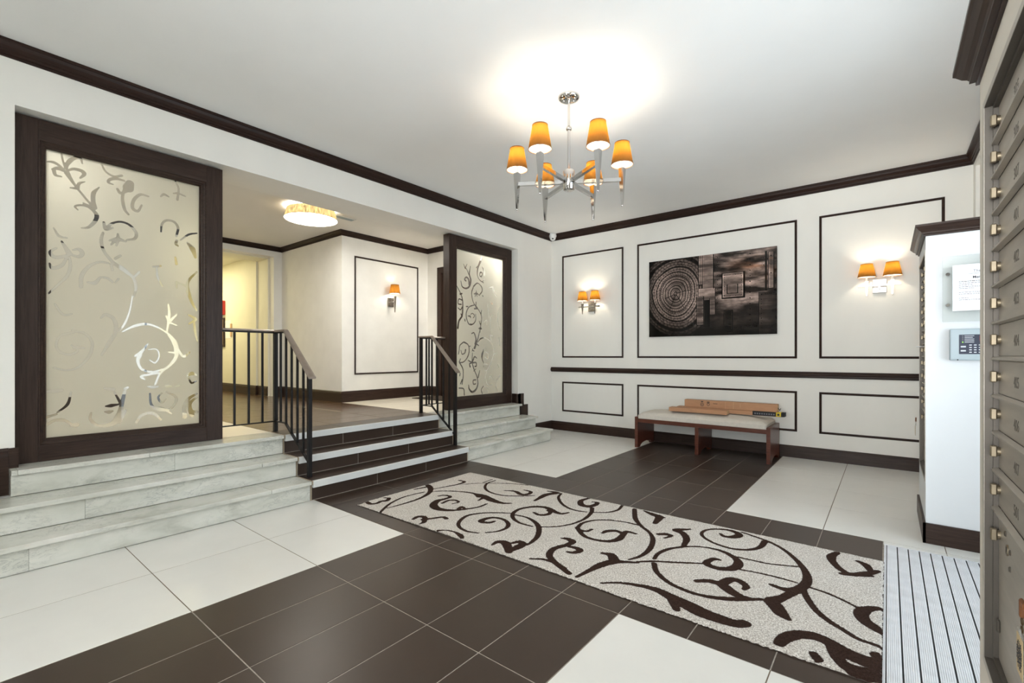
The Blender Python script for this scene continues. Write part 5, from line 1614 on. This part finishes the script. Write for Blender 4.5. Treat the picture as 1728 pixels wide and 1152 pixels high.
text('Memorandum', 0.020, (0.455, yt, 1.662), FACE_MY, 'dark_print', 'heading', note, 0.0002, bold=0.0004)
rr = np.random.default_rng(11)
for z, w, mt in ((1.640, 0.150, 'dark_print'), (1.629, 0.128, 'ink_grey'), (1.618, 0.060, 'ink_grey'), (1.607, 0.128, 'ink_grey'), (1.597, 0.066, 'ink_grey'), (1.574, 0.128, 'ink_grey'), (1.563, 0.122, 'ink_grey'), (1.539, 0.046, 'ink_grey'), (1.528, 0.124, 'ink_grey')):
    m = MB()
    x = 0.338
    while x < 0.338 + w:
        l = rr.uniform(0.006, 0.016)
        m.box(x, min(x + l, 0.338 + w), yt - 0.0002, yt + 0.0002, z - 0.0016, z + 0.0016)
        x += l + 0.0025
    m.build('text_line', mt, note)

kp = thing('alarm_keypad', 'grey alarm keypad with navy button field mounted on the white pillar', 'keypad', (0.42, yn, 1.255))
MB().bbox(0.296, 0.556, yn - 0.040, yn, 1.160, 1.352, 0.008, 3, True).build('housing', 'panel_grey', kp)
yk = yn - 0.0405
fld = MB().bbox(0.338, 0.536, yk - 0.001, yk + 0.002, 1.198, 1.316, 0.0008, 1).build('button_field', 'panel_navy', kp)
scr = MB().box(0.426, 0.505, yk - 0.0016, yk - 0.0008, 1.278, 1.309).build('display', 'maroon', kp)
MB().box(0.434, 0.500, yk - 0.0022, yk - 0.0014, 1.281, 1.303).build('display_frame', 'red', scr)
MB().box(0.437, 0.497, yk - 0.0028, yk - 0.0020, 1.2835, 1.297).build('display_glass', 'lcd', scr)
for k in range(5):
    z = 1.308 - 0.0095 * k
    MB().box(0.362, 0.404 - (0.006 if k == 1 else 0), yk - 0.0018, yk - 0.0008, z - 0.0015, z + 0.0015).build('status_print', 'button', kp)
    MB().tube((0.354, yk, z), (0.354, yk - 0.0022, z), 0.0028, n=8).build('status_light', 'led' if k == 4 else 'ink_grey', kp)
for i in range(4):
    for j in range(3):
        x, z = 0.388 + 0.0205 * j, 1.2525 - 0.0145 * i
        MB().bbox(x - 0.0058, x + 0.0058, yk - 0.003, yk, z - 0.003, z + 0.003, 0.0008, 1).build('key', 'button', kp)
for z in (1.243, 1.218):
    MB().bbox(0.345, 0.368, yk - 0.003, yk, z - 0.0045, z + 0.0045, 0.0008, 1).build('key', 'button', kp)
MB().add([(0.448, yk - 0.0016, 1.237), (0.466, yk - 0.0016, 1.230), (0.466, yk - 0.0016, 1.244)], [(0, 1, 2)]).build('arrow_print', 'button', kp)
MB().tube((0.332, yn - 0.040, 1.163), (0.332, yn - 0.042, 1.163), 0.004, n=8).build('screw', 'black', kp)

# ------------------------------------------------------------------ small things on walls and ceilings
cam_t = thing('security_camera', 'small white dome security camera in the ceiling corner over the panelled wall', 'camera', (-4.185, 6.262, 3.10))
cx_, cy_, cz_ = -4.185, 6.262, 3.062
MB().lathe((cx_, cy_, cz_), [(0.001, 0.073), (0.052, 0.073), (0.058, 0.060), (0.060, 0.025), (0.050, 0.010)], 24).build('housing', 'white_plastic', cam_t)
MB().lathe((cx_, cy_, cz_), [(0.050, 0.012), (0.046, -0.010), (0.034, -0.028), (0.016, -0.038), (0.001, -0.040)], 24).build('dome', 'white_plastic', cam_t)
v = Vector((-cx_, -cy_, 1.19 - cz_)).normalized()
p = Vector((cx_, cy_, cz_ - 0.004)) + v * 0.030
MB().tube(p, p + v * 0.018, 0.014, 0.012, n=14).build('lens', 'black', cam_t)

o = thing('ceiling_vent', 'narrow pale ceiling vent just beside the middle hall drum lamp', 'vent', (-5.72, 3.50, ZHC))
MB().bbox(-5.77, -5.67, 3.30, 3.67, ZHC - 0.014, ZHC, 0.003, 1).build('vent_frame', 'white_plastic', o)
for k in range(4):
    x = -5.755 + 0.0205 * k
    MB().box(x, x + 0.010, 3.32, 3.65, ZHC - 0.018, ZHC - 0.012).build('vent_slat', 'panel_grey', o)

# corridor wall: red alarm box above a framed board with white sheets
yc = 3.655
o = thing('fire_alarm_box', 'red fire alarm box on the yellowish corridor wall', 'alarm box', (-10.24, yc, 2.12))
MB().bbox(-10.40, -10.125, yc - 0.06, yc, 1.985, 2.262, 0.01, 2).build('alarm_body', 'red', o)
MB().bbox(-10.32, -10.20, yc - 0.075, yc - 0.058, 2.06, 2.14, 0.004, 1).build('pull_lever', 'white_plastic', o)
nb = thing('notice_board', 'dark framed notice board below the red alarm box in the corridor', 'notice board', (-10.45, yc, 1.68))
MB().bbox(-10.80, -10.13, yc - 0.030, yc, 1.36, 1.93, 0.006, 1).build('board_frame', 'dark_x', nb)
MB().box(-10.76, -10.17, yc - 0.033, yc - 0.028, 1.40, 1.89).build('board_face', 'card_pale', nb)
o = MB().box(-10.135, -9.86, yc - 0.0025, yc - 0.0005, 1.52, 1.87).build('paper_sheet', 'paper')
tag(o, 'white printed sheet pinned beside the dark notice board in the corridor', 'paper')
o = MB().bbox(-9.86, -9.80, yc - 0.020, yc, 1.55, 1.80, 0.004, 1).build('leaflet_holder', 'card_pale')
tag(o, 'slim pale leaflet holder beside the white sheet in the corridor', 'leaflet holder')
